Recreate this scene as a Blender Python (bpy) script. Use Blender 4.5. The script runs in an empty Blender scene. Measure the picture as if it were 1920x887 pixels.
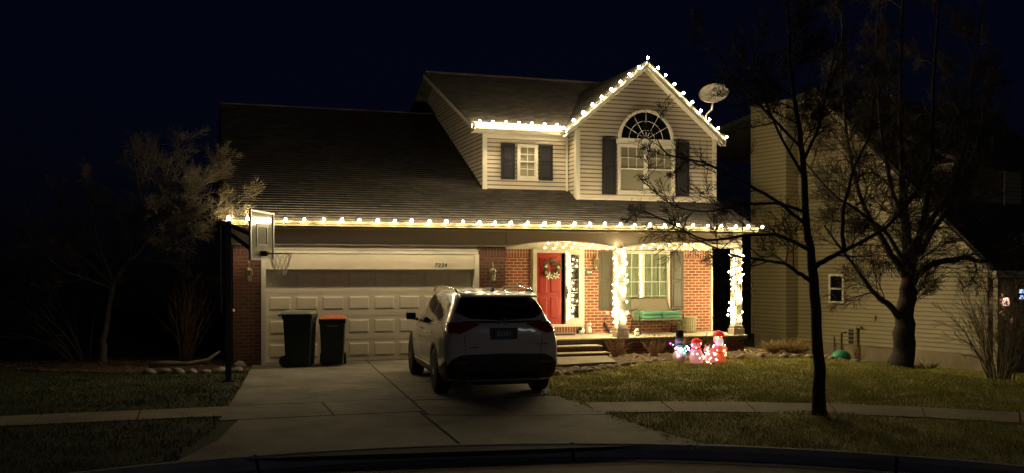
import bpy, bmesh, math, random
from mathutils import Vector, Matrix
from mathutils.bvhtree import BVHTree
from mathutils import noise as mnoise
R = math.radians
scene = bpy.context.scene
COL = scene.collection

# ------------------------------------------------------------------ helpers
ORG = {}

class MB:
    """collects geometry and links it as one mesh object"""
    def __init__(s): s.v = []; s.f = []
    def add(s, vs, fs):
        o = len(s.v); s.v += [tuple(v) for v in vs]; s.f += [tuple(i + o for i in f) for f in fs]; return s
    def box(s, x0, x1, y0, y1, z0, z1):
        return s.add([(x0,y0,z0),(x1,y0,z0),(x1,y1,z0),(x0,y1,z0),(x0,y0,z1),(x1,y0,z1),(x1,y1,z1),(x0,y1,z1)],
                     [(0,3,2,1),(4,5,6,7),(0,1,5,4),(1,2,6,5),(2,3,7,6),(3,0,4,7)])
    def hexa(s, p):  # 8 points, bottom loop then top loop
        return s.add(p, [(0,3,2,1),(4,5,6,7),(0,1,5,4),(1,2,6,5),(2,3,7,6),(3,0,4,7)])
    def prism(s, poly, axis, a0, a1):
        def P(u, v, a):
            return (a,u,v) if axis == 'x' else ((u,a,v) if axis == 'y' else (u,v,a))
        n = len(poly)
        vs = [P(u,v,a0) for u,v in poly] + [P(u,v,a1) for u,v in poly]
        fs = [tuple(range(n))[::-1], tuple(range(n, 2*n))] + [(i,(i+1)%n,(i+1)%n+n,i+n) for i in range(n)]
        return s.add(vs, fs)
    def tube(s, pts, rad, n=6, cap=True):
        pts = [Vector(p) for p in pts]
        if not hasattr(rad, '__len__'): rad = [rad]*len(pts)
        rings = []; up = Vector((0.13,0.31,0.94)).normalized()
        vs = []
        for i, p in enumerate(pts):
            d = (pts[min(i+1,len(pts)-1)] - pts[max(i-1,0)])
            if d.length < 1e-9: d = Vector((0,0,1))
            d.normalize()
            a = d.cross(up)
            if a.length < .05: a = d.cross(Vector((1,0,0)))
            a.normalize(); b = d.cross(a)
            for k in range(n):
                t = 2*math.pi*k/n
                vs.append(p + (a*math.cos(t) + b*math.sin(t))*rad[i])
        fs = []
        for i in range(len(pts)-1):
            for k in range(n):
                k2 = (k+1)%n
                fs.append((i*n+k, i*n+k2, (i+1)*n+k2, (i+1)*n+k))
        if cap:
            fs.append(tuple(range(n))[::-1]); fs.append(tuple((len(pts)-1)*n+k for k in range(n)))
        return s.add(vs, fs)
    def lathe(s, prof, c=(0,0,0), n=16, axis='z', sx=1, sy=1):
        vs = []; fs = []
        for r, z in prof:
            for k in range(n):
                t = 2*math.pi*k/n; u, v = r*math.cos(t)*sx, r*math.sin(t)*sy
                if axis == 'z': vs.append((c[0]+u, c[1]+v, c[2]+z))
                elif axis == 'x': vs.append((c[0]+z, c[1]+u, c[2]+v))
                else: vs.append((c[0]+u, c[1]+z, c[2]+v))
        for i in range(len(prof)-1):
            for k in range(n):
                k2 = (k+1)%n; fs.append((i*n+k, i*n+k2, (i+1)*n+k2, (i+1)*n+k))
        fs.append(tuple(range(n))[::-1]); fs.append(tuple((len(prof)-1)*n+k for k in range(n)))
        return s.add(vs, fs)
    def ball(s, c, r, n=10, m=7, jit=0, rng=None, flat=None):
        if not hasattr(r, '__len__'): r = (r,r,r)
        vs = [(c[0],c[1],c[2]-r[2])]
        for i in range(1, m):
            ph = math.pi*i/m
            for k in range(n):
                t = 2*math.pi*(k + .5*(i%2))/n
                j = 1 + (rng.uniform(-jit, jit) if rng else 0)
                z = -math.cos(ph)*r[2]*j
                vs.append((c[0]+math.cos(t)*math.sin(ph)*r[0]*j, c[1]+math.sin(t)*math.sin(ph)*r[1]*j, c[2]+z))
        vs.append((c[0],c[1],c[2]+r[2]))
        fs = [(0, 1+(k+1)%n, 1+k) for k in range(n)]
        for i in range(m-2):
            for k in range(n):
                a = 1+i*n+k; b = 1+i*n+(k+1)%n; fs.append((a, b, b+n, a+n))
        t = len(vs)-1; o = 1+(m-2)*n
        fs += [(o+k, o+(k+1)%n, t) for k in range(n)]
        return s.add(vs, fs)
    def build(s, name, mat, parent=None, smooth=False, bevel=0, off=None):
        me = bpy.data.meshes.new(name)
        o3 = Vector((0,0,0))
        if parent is not None: o3 = Vector(ORG.get(parent.name, (0,0,0)))
        elif off is not None: o3 = Vector(off)
        me.from_pydata([tuple(Vector(v)-o3) for v in s.v], [], s.f)
        if bevel:
            bm = bmesh.new(); bm.from_mesh(me)
            bmesh.ops.remove_doubles(bm, verts=bm.verts, dist=1e-5)
            ed = [e for e in bm.edges if len(e.link_faces) == 2 and e.calc_face_angle(0) > .5]
            bmesh.ops.bevel(bm, geom=ed, offset=bevel, segments=2, profile=.6, affect='EDGES', clamp_overlap=True)
            bm.to_mesh(me); bm.free()
        if smooth:
            me.polygons.foreach_set('use_smooth', [True]*len(me.polygons))
        me.materials.append(mat)
        me.update()
        o = bpy.data.objects.new(name, me); COL.objects.link(o)
        if parent is not None:
            o.parent = parent; ORG[o.name] = tuple(o3)
        else:
            o.location = o3; ORG[o.name] = tuple(o3)
        return o

def tag(o, label, cat, group=None, kind=None):
    if label: o['label'] = label
    if cat: o['category'] = cat
    if group: o['group'] = group
    if kind: o['kind'] = kind
    return o
def thing(name, label, cat, loc=(0,0,0), rz=0, group=None, local=False):
    o = bpy.data.objects.new(name, None); COL.objects.link(o); o.empty_display_size = .1
    o.location = loc; o.rotation_euler = (0,0,rz); tag(o, label, cat, group)
    ORG[o.name] = (0,0,0) if (local or rz) else tuple(loc)
    return o
def struct(o, kind='structure'): o['kind'] = kind; return o
def copy_tree(o, parent=None):
    kids = list(o.children)
    c = o.copy(); COL.objects.link(c)
    if parent is not None: c.parent = parent
    for k in kids: copy_tree(k, c)
    return c

# ------------------------------------------------------------------ materials
def new_mat(name):
    m = bpy.data.materials.new(name); m.use_nodes = True
    nt = m.node_tree; b = nt.nodes['Principled BSDF']
    return m, nt, b
def nd(nt, t, **kw):
    n = nt.nodes.new(t)
    for k, v in kw.items(): setattr(n, k, v)
    return n
def mat(name, col, rough=.6, metal=0, var=0, vscale=4, bump=0, bscale=30, col2=None, coat=0, spec=None, detail=6):
    m, nt, b = new_mat(name)
    b.inputs['Roughness'].default_value = rough; b.inputs['Metallic'].default_value = metal
    b.inputs['Base Color'].default_value = (*col, 1)
    if coat: b.inputs['Coat Weight'].default_value = coat; b.inputs['Coat Roughness'].default_value = .04
    if spec is not None: b.inputs['Specular IOR Level'].default_value = spec
    tc = nd(nt, 'ShaderNodeTexCoord')
    if var or col2:
        n = nd(nt, 'ShaderNodeTexNoise'); n.inputs['Scale'].default_value = vscale; n.inputs['Detail'].default_value = detail
        n.inputs['Roughness'].default_value = .65
        nt.links.new(tc.outputs['Object'], n.inputs['Vector'])
        r = nd(nt, 'ShaderNodeValToRGB')
        c2 = col2 if col2 else tuple(c*(1-var) for c in col)
        r.color_ramp.elements[0].position = .32; r.color_ramp.elements[1].position = .68
        r.color_ramp.elements[0].color = (*c2, 1); r.color_ramp.elements[1].color = (*col, 1)
        nt.links.new(n.outputs['Fac'], r.inputs['Fac']); nt.links.new(r.outputs['Color'], b.inputs['Base Color'])
    if bump:
        n2 = nd(nt, 'ShaderNodeTexNoise'); n2.inputs['Scale'].default_value = bscale; n2.inputs['Detail'].default_value = 5
        nt.links.new(tc.outputs['Object'], n2.inputs['Vector'])
        bp = nd(nt, 'ShaderNodeBump'); bp.inputs['Strength'].default_value = bump; bp.inputs['Distance'].default_value = .02
        nt.links.new(n2.outputs['Fac'], bp.inputs['Height']); nt.links.new(bp.outputs['Normal'], b.inputs['Normal'])
    return m
def emis(name, col, strength):
    m, nt, b = new_mat(name)
    b.inputs['Base Color'].default_value = (*[min(1,c) for c in col], 1)
    b.inputs['Emission Color'].default_value = (*col, 1); b.inputs['Emission Strength'].default_value = strength
    return m
def glass_mat(name, tint=(.97,.98,.96), glossy=.05, rough=.02, alpha_tint=None):
    """thin pane: mostly see-through with a fresnel reflection"""
    m = bpy.data.materials.new(name); m.use_nodes = True; nt = m.node_tree
    for n in list(nt.nodes): nt.nodes.remove(n)
    out = nd(nt, 'ShaderNodeOutputMaterial'); mix = nd(nt, 'ShaderNodeMixShader')
    tr = nd(nt, 'ShaderNodeBsdfTransparent'); tr.inputs['Color'].default_value = (*tint, 1)
    gl = nd(nt, 'ShaderNodeBsdfGlossy'); gl.inputs['Roughness'].default_value = rough
    g = nd(nt, 'ShaderNodeNewGeometry'); dt = nd(nt, 'ShaderNodeVectorMath', operation='DOT_PRODUCT')
    nt.links.new(g.outputs['Normal'], dt.inputs[0]); nt.links.new(g.outputs['Incoming'], dt.inputs[1])
    ab = nd(nt, 'ShaderNodeMath', operation='ABSOLUTE'); nt.links.new(dt.outputs['Value'], ab.inputs[0])
    sb = nd(nt, 'ShaderNodeMath', operation='SUBTRACT'); sb.inputs[0].default_value = 1; nt.links.new(ab.outputs[0], sb.inputs[1]); sb.use_clamp = True
    pw = nd(nt, 'ShaderNodeMath', operation='POWER'); pw.inputs[1].default_value = 5; nt.links.new(sb.outputs[0], pw.inputs[0])
    ad = nd(nt, 'ShaderNodeMath', operation='MULTIPLY_ADD'); ad.inputs[1].default_value = .9; ad.inputs[2].default_value = .04+glossy; ad.use_clamp = True
    nt.links.new(pw.outputs[0], ad.inputs[0]); nt.links.new(ad.outputs[0], mix.inputs[0])
    nt.links.new(tr.outputs[0], mix.inputs[1]); nt.links.new(gl.outputs[0], mix.inputs[2]); nt.links.new(mix.outputs[0], out.inputs['Surface'])
    return m
def brick_mat(name, c1, c2, mortar, w=.215, h=.078, ms=.011, rot=False, bump=.6):
    m, nt, b = new_mat(name); b.inputs['Roughness'].default_value = .85
    tc = nd(nt, 'ShaderNodeTexCoord'); sep = nd(nt, 'ShaderNodeSeparateXYZ'); nt.links.new(tc.outputs['Object'], sep.inputs[0])
    add = nd(nt, 'ShaderNodeMath', operation='ADD'); nt.links.new(sep.outputs['X'], add.inputs[0]); nt.links.new(sep.outputs['Y'], add.inputs[1])
    cmb = nd(nt, 'ShaderNodeCombineXYZ')
    nt.links.new(add.outputs[0], cmb.inputs['Y' if rot else 'X']); nt.links.new(sep.outputs['Z'], cmb.inputs['X' if rot else 'Y'])
    br = nd(nt, 'ShaderNodeTexBrick'); br.inputs['Scale'].default_value = 1
    br.inputs['Brick Width'].default_value = w; br.inputs['Row Height'].default_value = h; br.inputs['Mortar Size'].default_value = ms
    br.inputs['Mortar Smooth'].default_value = .2; br.inputs['Bias'].default_value = 0
    br.inputs['Color1'].default_value = (*c1,1); br.inputs['Color2'].default_value = (*c2,1); br.inputs['Mortar'].default_value = (*mortar,1)
    if rot: br.offset = 0
    nt.links.new(cmb.outputs[0], br.inputs['Vector'])
    n = nd(nt, 'ShaderNodeTexNoise'); n.inputs['Scale'].default_value = 9; n.inputs['Detail'].default_value = 4
    nt.links.new(tc.outputs['Object'], n.inputs['Vector'])
    mr = nd(nt, 'ShaderNodeMapRange'); mr.inputs['To Min'].default_value = .72; mr.inputs['To Max'].default_value = 1.25
    nt.links.new(n.outputs['Fac'], mr.inputs['Value'])
    mx = nd(nt, 'ShaderNodeMix', data_type='RGBA', blend_type='MULTIPLY'); mx.inputs['Factor'].default_value = 1
    nt.links.new(br.outputs['Color'], mx.inputs['A']); nt.links.new(mr.outputs[0], mx.inputs['B'])
    nt.links.new(mx.outputs['Result'], b.inputs['Base Color'])
    bp = nd(nt, 'ShaderNodeBump'); bp.inputs['Strength'].default_value = bump; bp.inputs['Distance'].default_value = .012; bp.invert = True
    nt.links.new(br.outputs['Fac'], bp.inputs['Height']); nt.links.new(bp.outputs['Normal'], b.inputs['Normal'])
    return m
def siding_mat(name, col, lap_shade, pitch, dk=.24):
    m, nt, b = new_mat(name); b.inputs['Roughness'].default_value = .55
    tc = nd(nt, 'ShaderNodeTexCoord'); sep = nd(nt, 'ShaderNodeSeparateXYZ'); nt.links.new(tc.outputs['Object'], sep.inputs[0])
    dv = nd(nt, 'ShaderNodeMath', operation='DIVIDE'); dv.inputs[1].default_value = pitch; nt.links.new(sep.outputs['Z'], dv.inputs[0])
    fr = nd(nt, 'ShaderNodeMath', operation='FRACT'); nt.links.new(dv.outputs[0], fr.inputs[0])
    r_ = nd(nt, 'ShaderNodeValToRGB'); e = r_.color_ramp.elements; e[0].position = .66; e[0].color = (1,1,1,1); e[1].position = .80; e[1].color = (dk,dk*.95,dk*.85,1)  # shadow line under each lap, painted into the board colour
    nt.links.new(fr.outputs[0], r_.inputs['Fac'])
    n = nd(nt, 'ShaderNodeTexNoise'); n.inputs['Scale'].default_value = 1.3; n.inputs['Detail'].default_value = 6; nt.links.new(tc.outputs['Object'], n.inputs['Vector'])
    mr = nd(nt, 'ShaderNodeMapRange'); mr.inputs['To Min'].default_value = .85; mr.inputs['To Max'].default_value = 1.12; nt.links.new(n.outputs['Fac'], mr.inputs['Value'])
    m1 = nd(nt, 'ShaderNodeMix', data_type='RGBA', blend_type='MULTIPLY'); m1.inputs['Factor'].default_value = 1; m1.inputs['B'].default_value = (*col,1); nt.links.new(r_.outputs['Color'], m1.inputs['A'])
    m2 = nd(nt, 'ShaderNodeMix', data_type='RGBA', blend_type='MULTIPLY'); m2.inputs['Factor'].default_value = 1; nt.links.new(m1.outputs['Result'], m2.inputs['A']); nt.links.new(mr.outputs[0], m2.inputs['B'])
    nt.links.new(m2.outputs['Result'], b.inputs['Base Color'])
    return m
def shingle_mat(name, c1, c2):
    m, nt, b = new_mat(name); b.inputs['Roughness'].default_value = .9
    tc = nd(nt, 'ShaderNodeTexCoord'); sep = nd(nt, 'ShaderNodeSeparateXYZ'); nt.links.new(tc.outputs['Object'], sep.inputs[0])
    cmb = nd(nt, 'ShaderNodeCombineXYZ'); nt.links.new(sep.outputs['X'], cmb.inputs['X'])
    nt.links.new(sep.outputs['Z'], cmb.inputs['Y'])
    br = nd(nt, 'ShaderNodeTexBrick'); br.inputs['Scale'].default_value = 1
    br.inputs['Brick Width'].default_value = .24; br.inputs['Row Height'].default_value = .0626; br.inputs['Mortar Size'].default_value = .004
    br.inputs['Color1'].default_value = (*c1,1); br.inputs['Color2'].default_value = (*c2,1); br.inputs['Mortar'].default_value = (*[c*.5 for c in c1],1)
    nt.links.new(cmb.outputs[0], br.inputs['Vector'])
    n = nd(nt, 'ShaderNodeTexNoise'); n.inputs['Scale'].default_value = 2.5; n.inputs['Detail'].default_value = 8; n.inputs['Roughness'].default_value = .8
    nt.links.new(tc.outputs['Object'], n.inputs['Vector'])
    mr = nd(nt, 'ShaderNodeMapRange'); mr.inputs['To Min'].default_value = .5; mr.inputs['To Max'].default_value = 1.5
    nt.links.new(n.outputs['Fac'], mr.inputs['Value'])
    mx = nd(nt, 'ShaderNodeMix', data_type='RGBA', blend_type='MULTIPLY'); mx.inputs['Factor'].default_value = 1
    nt.links.new(br.outputs['Color'], mx.inputs['A']); nt.links.new(mr.outputs[0], mx.inputs['B'])
    nt.links.new(mx.outputs['Result'], b.inputs['Base Color'])
    n2 = nd(nt, 'ShaderNodeTexNoise'); n2.inputs['Scale'].default_value = 120
    nt.links.new(tc.outputs['Object'], n2.inputs['Vector'])
    bp = nd(nt, 'ShaderNodeBump'); bp.inputs['Strength'].default_value = .4; bp.inputs['Distance'].default_value = .01
    nt.links.new(n2.outputs['Fac'], bp.inputs['Height']); nt.links.new(bp.outputs['Normal'], b.inputs['Normal'])
    return m
def concrete_mat(name, col, stain):
    m, nt, b = new_mat(name); b.inputs['Roughness'].default_value = .85
    tc = nd(nt, 'ShaderNodeTexCoord')
    n = nd(nt, 'ShaderNodeTexNoise'); n.inputs['Scale'].default_value = .9; n.inputs['Detail'].default_value = 9; n.inputs['Roughness'].default_value = .7
    n2 = nd(nt, 'ShaderNodeTexNoise'); n2.inputs['Scale'].default_value = 45; n2.inputs['Detail'].default_value = 4
    for q in (n, n2): nt.links.new(tc.outputs['Object'], q.inputs['Vector'])
    r = nd(nt, 'ShaderNodeValToRGB'); e = r.color_ramp.elements
    e[0].position = .34; e[0].color = (*stain,1); e[1].position = .6; e[1].color = (*col,1)
    nt.links.new(n.outputs['Fac'], r.inputs['Fac'])
    mr = nd(nt, 'ShaderNodeMapRange'); mr.inputs['To Min'].default_value = .6; mr.inputs['To Max'].default_value = 1.35
    nt.links.new(n2.outputs['Fac'], mr.inputs['Value'])
    mx = nd(nt, 'ShaderNodeMix', data_type='RGBA', blend_type='MULTIPLY'); mx.inputs['Factor'].default_value = 1
    nt.links.new(r.outputs['Color'], mx.inputs['A']); nt.links.new(mr.outputs[0], mx.inputs['B']); nt.links.new(mx.outputs['Result'], b.inputs['Base Color'])
    bp = nd(nt, 'ShaderNodeBump'); bp.inputs['Strength'].default_value = .5; bp.inputs['Distance'].default_value = .01
    nt.links.new(n2.outputs['Fac'], bp.inputs['Height']); nt.links.new(bp.outputs['Normal'], b.inputs['Normal'])
    return m

M = dict(
    brick=brick_mat('brick', (.36,.095,.05), (.20,.055,.035), (.50,.40,.27)),
    soldier=brick_mat('soldier brick', (.34,.10,.055), (.22,.06,.04), (.46,.38,.27), w=.235, h=.078, rot=True),
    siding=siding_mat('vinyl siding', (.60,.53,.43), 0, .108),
    bay=mat('vinyl wall core', (.60,.53,.42), .55),
    brickd=brick_mat('dark pier brick', (.15,.045,.026), (.075,.026,.018), (.13,.095,.065)),  # darker mortar, and the dimness of the piers put into the brick colour
    soldierd=brick_mat('dark soldier brick', (.15,.05,.03), (.09,.03,.02), (.12,.09,.06), w=.235, h=.078, rot=True),  # soldier course toned down the same way, dimness in its colour
    guttm=mat('gutter metal', (.24,.21,.12), .4, var=.2, vscale=3),
    colm=mat('column paint', (.24,.22,.18), .6),
    dishm=mat('dish grey', (.24,.22,.19), .5, var=.15, vscale=4),
    roadm=concrete_mat('street surface', (.36,.30,.19), (.13,.11,.07)),
    trim=mat('white trim', (.72,.68,.58), .5, var=.08, vscale=3),
    gdoor=mat('garage door paint', (.66,.60,.49), .5, var=.08, vscale=2, bump=.1, bscale=80),
    frieze=mat('frieze panel', (.55,.48,.39), .6, var=.06, vscale=2),
    slabf=mat('painted slab edge', (.10,.085,.085), .7, var=.3, vscale=3),
    shingle=shingle_mat('roof shingle', (.098,.085,.073), (.042,.038,.036)),
    black=mat('black shutter', (.011,.011,.015), .7),
    olive=mat('dark shutter', (.085,.075,.05), .5, var=.15, vscale=8),
    red=mat('red door paint', (.36,.026,.014), .35, var=.1, vscale=2),
    dark=mat('dark metal', (.015,.015,.017), .45, .2),
    bronze=mat('aged lantern metal', (.35,.30,.20), .4, .6, var=.3, vscale=20),
    chrome=mat('chrome', (.7,.7,.72), .12, 1),
    steel=mat('dull steel', (.32,.32,.33), .4, .9, var=.2, vscale=15),
    glass=glass_mat('window glass'),
    clearglass=glass_mat('backboard glass', (.86,.92,.88), .10),
    acrylic=mat('reflection toned acrylic', (.42,.41,.34), .12, var=.2, vscale=2),  # reflected light on a clear board, put into its colour
    lampglass=glass_mat('lantern glass', (.9,.9,.85), .25, .1),
    blackpane=mat('dark pane', (.004,.005,.008), .06, spec=.6),
    blind=mat('window blind', (.42,.38,.30), .7),
    curtain=mat('sheer curtain', (.33,.40,.26), .9, var=.25, vscale=5),
    concrete=concrete_mat('concrete', (.30,.27,.225), (.13,.118,.10)),
    walkc=concrete_mat('sidewalk concrete', (.34,.29,.21), (.20,.17,.12)),
    deckc=concrete_mat('porch slab', (.55,.48,.36), (.38,.33,.25)),
    curbc=concrete_mat('curb concrete', (.30,.29,.30), (.16,.155,.17)),
    joint=mat('joint filler', (.02,.018,.015), .95),
    asphalt=mat('street asphalt', (.12,.105,.085), .9, col2=(.045,.042,.038), vscale=6, bump=.8, bscale=70),
    soil=mat('lawn soil', (.38,.33,.09), .95, col2=(.13,.13,.03), vscale=1.5, bump=.7, bscale=40),
    mulch=mat('mulch', (.16,.10,.055), .95, col2=(.04,.025,.016), vscale=14, bump=1, bscale=30),
    bark=mat('bark', (.060,.046,.032), .95, col2=(.022,.017,.012), vscale=18, bump=1, bscale=35),
    barkpale=mat('pale bark', (.21,.175,.11), .9, col2=(.11,.09,.055), vscale=14, bump=.5, bscale=35),
    deadstem=mat('dead stems', (.28,.17,.09), .9, var=.4, vscale=9),
    straw=mat('straw grass', (.42,.30,.13), .9, col2=(.22,.15,.07), vscale=9),
    stone=mat('field stone', (.42,.37,.31), .85, col2=(.18,.15,.13), vscale=6, bump=.8, bscale=18),
    wirem=mat('green wire', (.02,.03,.015), .6),
    rubber=mat('tyre rubber', (.012,.012,.013), .8, bump=.3, bscale=60),
    binbody=mat('bin plastic green', (.009,.022,.018), .5, var=.2, vscale=6),
    lidgrey=mat('bin lid green', (.17,.20,.18), .45, var=.15, vscale=5),
    lidred=mat('bin lid orange', (.62,.15,.06), .4, var=.1, vscale=5),
    mint=mat('mint cushion', (.10,.31,.20), .85, var=.15, vscale=10),
    cloth=mat('sling fabric', (.25,.215,.15), .8, var=.15, vscale=20),
    benchm=mat('bench metal', (.10,.085,.06), .45, .3),
    wicker=mat('basket weave', (.40,.36,.22), .8, col2=(.24,.21,.13), vscale=25, bump=.8, bscale=40),
    white=mat('white paint', (.75,.73,.68), .5, var=.1, vscale=10),
    leafg=mat('wreath leaves', (.06,.09,.025), .6, var=.4, vscale=30),
    lily=mat('lily petals', (.80,.78,.60), .5),
    foundation=concrete_mat('foundation concrete', (.30,.25,.17), (.2,.17,.12)),
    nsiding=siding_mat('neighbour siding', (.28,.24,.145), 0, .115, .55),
    nroof=mat('neighbour shingles', (.05,.045,.04), .95, var=.4, vscale=12),
    greenrock=mat('green plastic', (.06,.38,.20), .5, var=.3, vscale=12),
)

# ------------------------------------------------------------------ ground
CC = (.2, -19.7)      # centre of the turning circle
def sm(t): t = max(0, min(1, t)); return t*t*(3-2*t)
def gz(x, y):
    z = -.42*sm((x-12.4)/3.6)*sm((y+9.5)/4.5)
    z += .05*math.exp(-((x-13.6)**2+(y+4.3)**2)/.5) + .06*math.exp(-((x-7.09)**2+(y+10.34)**2)/.3)
    return z
mb = MB()
rad = [9.0 + .35*i for i in range(75)] + [36, 42, 55, 80, 130, 220, 400]
NA = 180
for r in rad:
    for k in range(NA):
        t = 2*math.pi*k/NA; x, y = CC[0]+r*math.cos(t), CC[1]+r*math.sin(t)
        mb.v.append((x, y, gz(x, y) if r < 60 else 0 if x < 20 else -.42))
for i in range(len(rad)-1):
    for k in range(NA):
        k2 = (k+1) % NA; mb.f.append((i*NA+k, (i+1)*NA+k, (i+1)*NA+k2, i*NA+k2))
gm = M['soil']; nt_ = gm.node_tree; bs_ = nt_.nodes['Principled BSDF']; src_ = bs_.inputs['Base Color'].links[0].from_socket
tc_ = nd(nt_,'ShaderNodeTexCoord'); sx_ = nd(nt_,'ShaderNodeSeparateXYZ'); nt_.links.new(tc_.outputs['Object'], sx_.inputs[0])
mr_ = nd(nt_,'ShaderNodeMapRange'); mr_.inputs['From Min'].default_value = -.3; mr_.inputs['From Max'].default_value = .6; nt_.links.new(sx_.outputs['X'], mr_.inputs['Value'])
mt_ = nd(nt_,'ShaderNodeMix', data_type='RGBA'); mt_.inputs['A'].default_value = (.045,.055,.018,1); nt_.links.new(src_, mt_.inputs['B']); nt_.links.new(mr_.outputs[0], mt_.inputs['Factor']); nt_.links.new(mt_.outputs['Result'], bs_.inputs['Base Color'])  # left ground: greener, with the dim light mixed into the colour
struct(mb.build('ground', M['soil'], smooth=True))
mb = MB()
mb.v = [(CC[0], CC[1], -.13)] + [(CC[0]+8.62*math.cos(2*math.pi*k/96), CC[1]+8.62*math.sin(2*math.pi*k/96), -.13) for k in range(96)]
mb.f = [(0, 1+k, 1+(k+1) % 96) for k in range(96)]
struct(mb.build('street', M['roadm']))
mb = MB()
for (r0, z0, r1, z1) in ((8.60,-.124, 8.78,-.105), (8.78,-.105, 8.86,-.03), (8.86,-.03, 8.98,.018), (8.98,.018, 9.06,.018), (9.06,.018,9.06,-.1)):
    for k in range(120):
        if k % 8 == 0: f = .004
        else: f = 0
        a0, a1 = 2*math.pi*k/120+f, 2*math.pi*(k+1)/120
        mb.add([(CC[0]+r*math.cos(a), CC[1]+r*math.sin(a), z) for r, z, a in ((r0,z0,a0),(r1,z1,a0),(r1,z1,a1),(r0,z0,a1))], [(0,1,2,3)])
struct(mb.build('kerb', M['curbc']))

# driveway slabs, laid with open joints over a dark base
def circ_y(x, r=9.07): return CC[1] + math.sqrt(r*r-(x-CC[0])**2)
G = .012
def rx(y): return 5.15 if y > -4 else max(4.32, 5.15+(y+4)*.33)
def lx(y): return -.22 if y > -.5 else max(-1.55, -.24+(y+.5)*.115)
def jx(y): return 2.31+(y+.1)*.062
mb = MB()
def slab(poly, z=.016, th=.06):
    mb.prism(poly, 'z', z-th, z)
ys = [.18, -2.55, -4.12, -6.5, -7.95]
for i in range(4):
    y1, y0 = ys[i]-G, ys[i+1]+G
    # left column, one row joint less near the house
    if i != 0:
        yt = ys[i]-G if i != 1 else .18
        if i == 2 or i == 1:
            slab([(lx(y0), y0), (jx(y0)-G, y0), (jx(yt)-G, yt), (lx(yt), yt)])
        elif i == 3:
            slab([(lx(y0), y0), (.5-G, y0), (.5-G, yt), (lx(yt), yt)]); slab([(.5+G, y0), (jx(y0)-G, y0), (jx(yt)-G, yt), (.5+G, yt)])
    slab([(jx(y0)+G, y0-.12*i), (rx(y0), y0-.12*i), (rx(y1), y1-.12*max(0,i-1)), (jx(y1)+G, y1-.12*max(0,i-1))] if i < 3 else
         [(jx(y0)+G, -8.33), (3.0, -8.8), (3.0, -6.86), (jx(y1)+G, -6.80)])
slab([(3.0+G,-8.8), (4.34,-9.1), (4.34,-6.95), (3.0+G,-6.88)])
n = 8
left = [(lx(-7.98)+(-.75)*(k/n)**1.5, -7.98-(circ_y(-1.4)*-1-7.98)*k/n) for k in range(n+1)]
bot = [(x, circ_y(x)) for x in [-1.2,-.6,0,.6,1.2,1.62]]
slab([(1.75-G,-8.0), (-.84,-7.98), (-1.15,-9.6)] + [(-1.6, circ_y(-1.6))] + bot)
slab([(1.75+G,-8.38), (1.66+G, circ_y(1.67))] + [(x, circ_y(x)) for x in [2.2,2.8,3.4,4.0,4.5]] + [(4.32,-10.2), (4.34,-9.14), (3.0,-8.83)])
struct(mb.build('driveway', M['concrete'], off=(2,-5,0)))
mb = MB(); mb.prism([(-.25,.17),(5.1,.17),(4.95,-4.6),(4.3,-7),(4.25,circ_y(4.3)+.05),(-1.5,circ_y(-1.5)+.05),(-1.1,-9.6),(-.83,-7.95),(-.6,-5)], 'z', -.04, .004)
struct(mb.build('driveway_bed', M['joint']))

mb = MB(); rk = random.Random(12)
for cx_, cy_ in ((.55,-5.15),(.85,-5.05),(1.35,-5.05),(1.62,-5.0)):
    P = [(cx_+math.cos(k*.7)*.13*rk.uniform(.6,1.2), cy_+math.sin(k*.7)*.05*rk.uniform(.5,1.3)) for k in range(9)]
    mb.prism(P, 'z', .0165, .0205)
struct(mb.build('driveway_marks', mat('pale residue', (.62,.55,.42), .9, var=.3, vscale=20)))
# pavement: a curving strip cut in squares
def strip_path(P, w, joint_every, z, rngseed):
    out = MB(); acc = 0
    for i in range(len(P)-1):
        (x0,y0),(x1,y1) = P[i], P[i+1]
        def nrm(k):
            a = P[max(0,k-1)]; b = P[min(len(P)-1,k+1)]
            d = Vector((b[0]-a[0], b[1]-a[1])).normalized(); return Vector((-d.y, d.x))
        n0, n1 = nrm(i), nrm(i+1); d = Vector((x1-x0,y1-y0)); L = d.length; d.normalize()
        g = .012
        a = Vector((x0,y0))+d*g; b = Vector((x1,y1))-d*g
        za = z+gz(*P[i]); zb = z+gz(*P[i+1])
        p = [(a-n0*w/2), (b-n1*w/2), (b+n1*w/2), (a+n0*w/2)]
        zz = [za,zb,zb,za]
        out.hexa([(q.x,q.y,h-.06) for q,h in zip(p,zz)]+[(q.x,q.y,h) for q,h in zip(p,zz)])
    return out
Lp = [(-1.0+(-1.25)*k, -7.03-.0*k) for k in range(14)]
Lp = [(-.86,-7.02)]+[(-.86-1.35*k, -7.02-.01*k*k*.2) for k in range(1,14)]
struct(strip_path(Lp, .98, 1, .014, 1).build('pavement', M['walkc']))
Rp = [(4.36,-8.38),(5.55,-8.62),(6.75,-9.08),(7.85,-9.62),(8.9,-10.35),(9.85,-11.2),(10.7,-12.15),(11.4,-13.2),(12.0,-14.3),(12.4,-15.5),(12.6,-16.8),(12.65,-18.1),(12.5,-19.4)]
struct(strip_path(Rp, 1.1, 1, .014, 2).build('pavement', M['walkc']))
# walk to the steps
mb = MB(); mb.prism([(5.05,-2.72),(6.05-G,-2.66),(6.35-G,-1.0),(5.25,-1.0)], 'z', -.03, .085); mb.prism([(6.05+G,-2.66),(7.48,-2.44),(7.88,-.98),(6.35+G,-1.0)], 'z', -.03, .085)
struct(mb.build('path', M['walkc'], bevel=.008))

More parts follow.
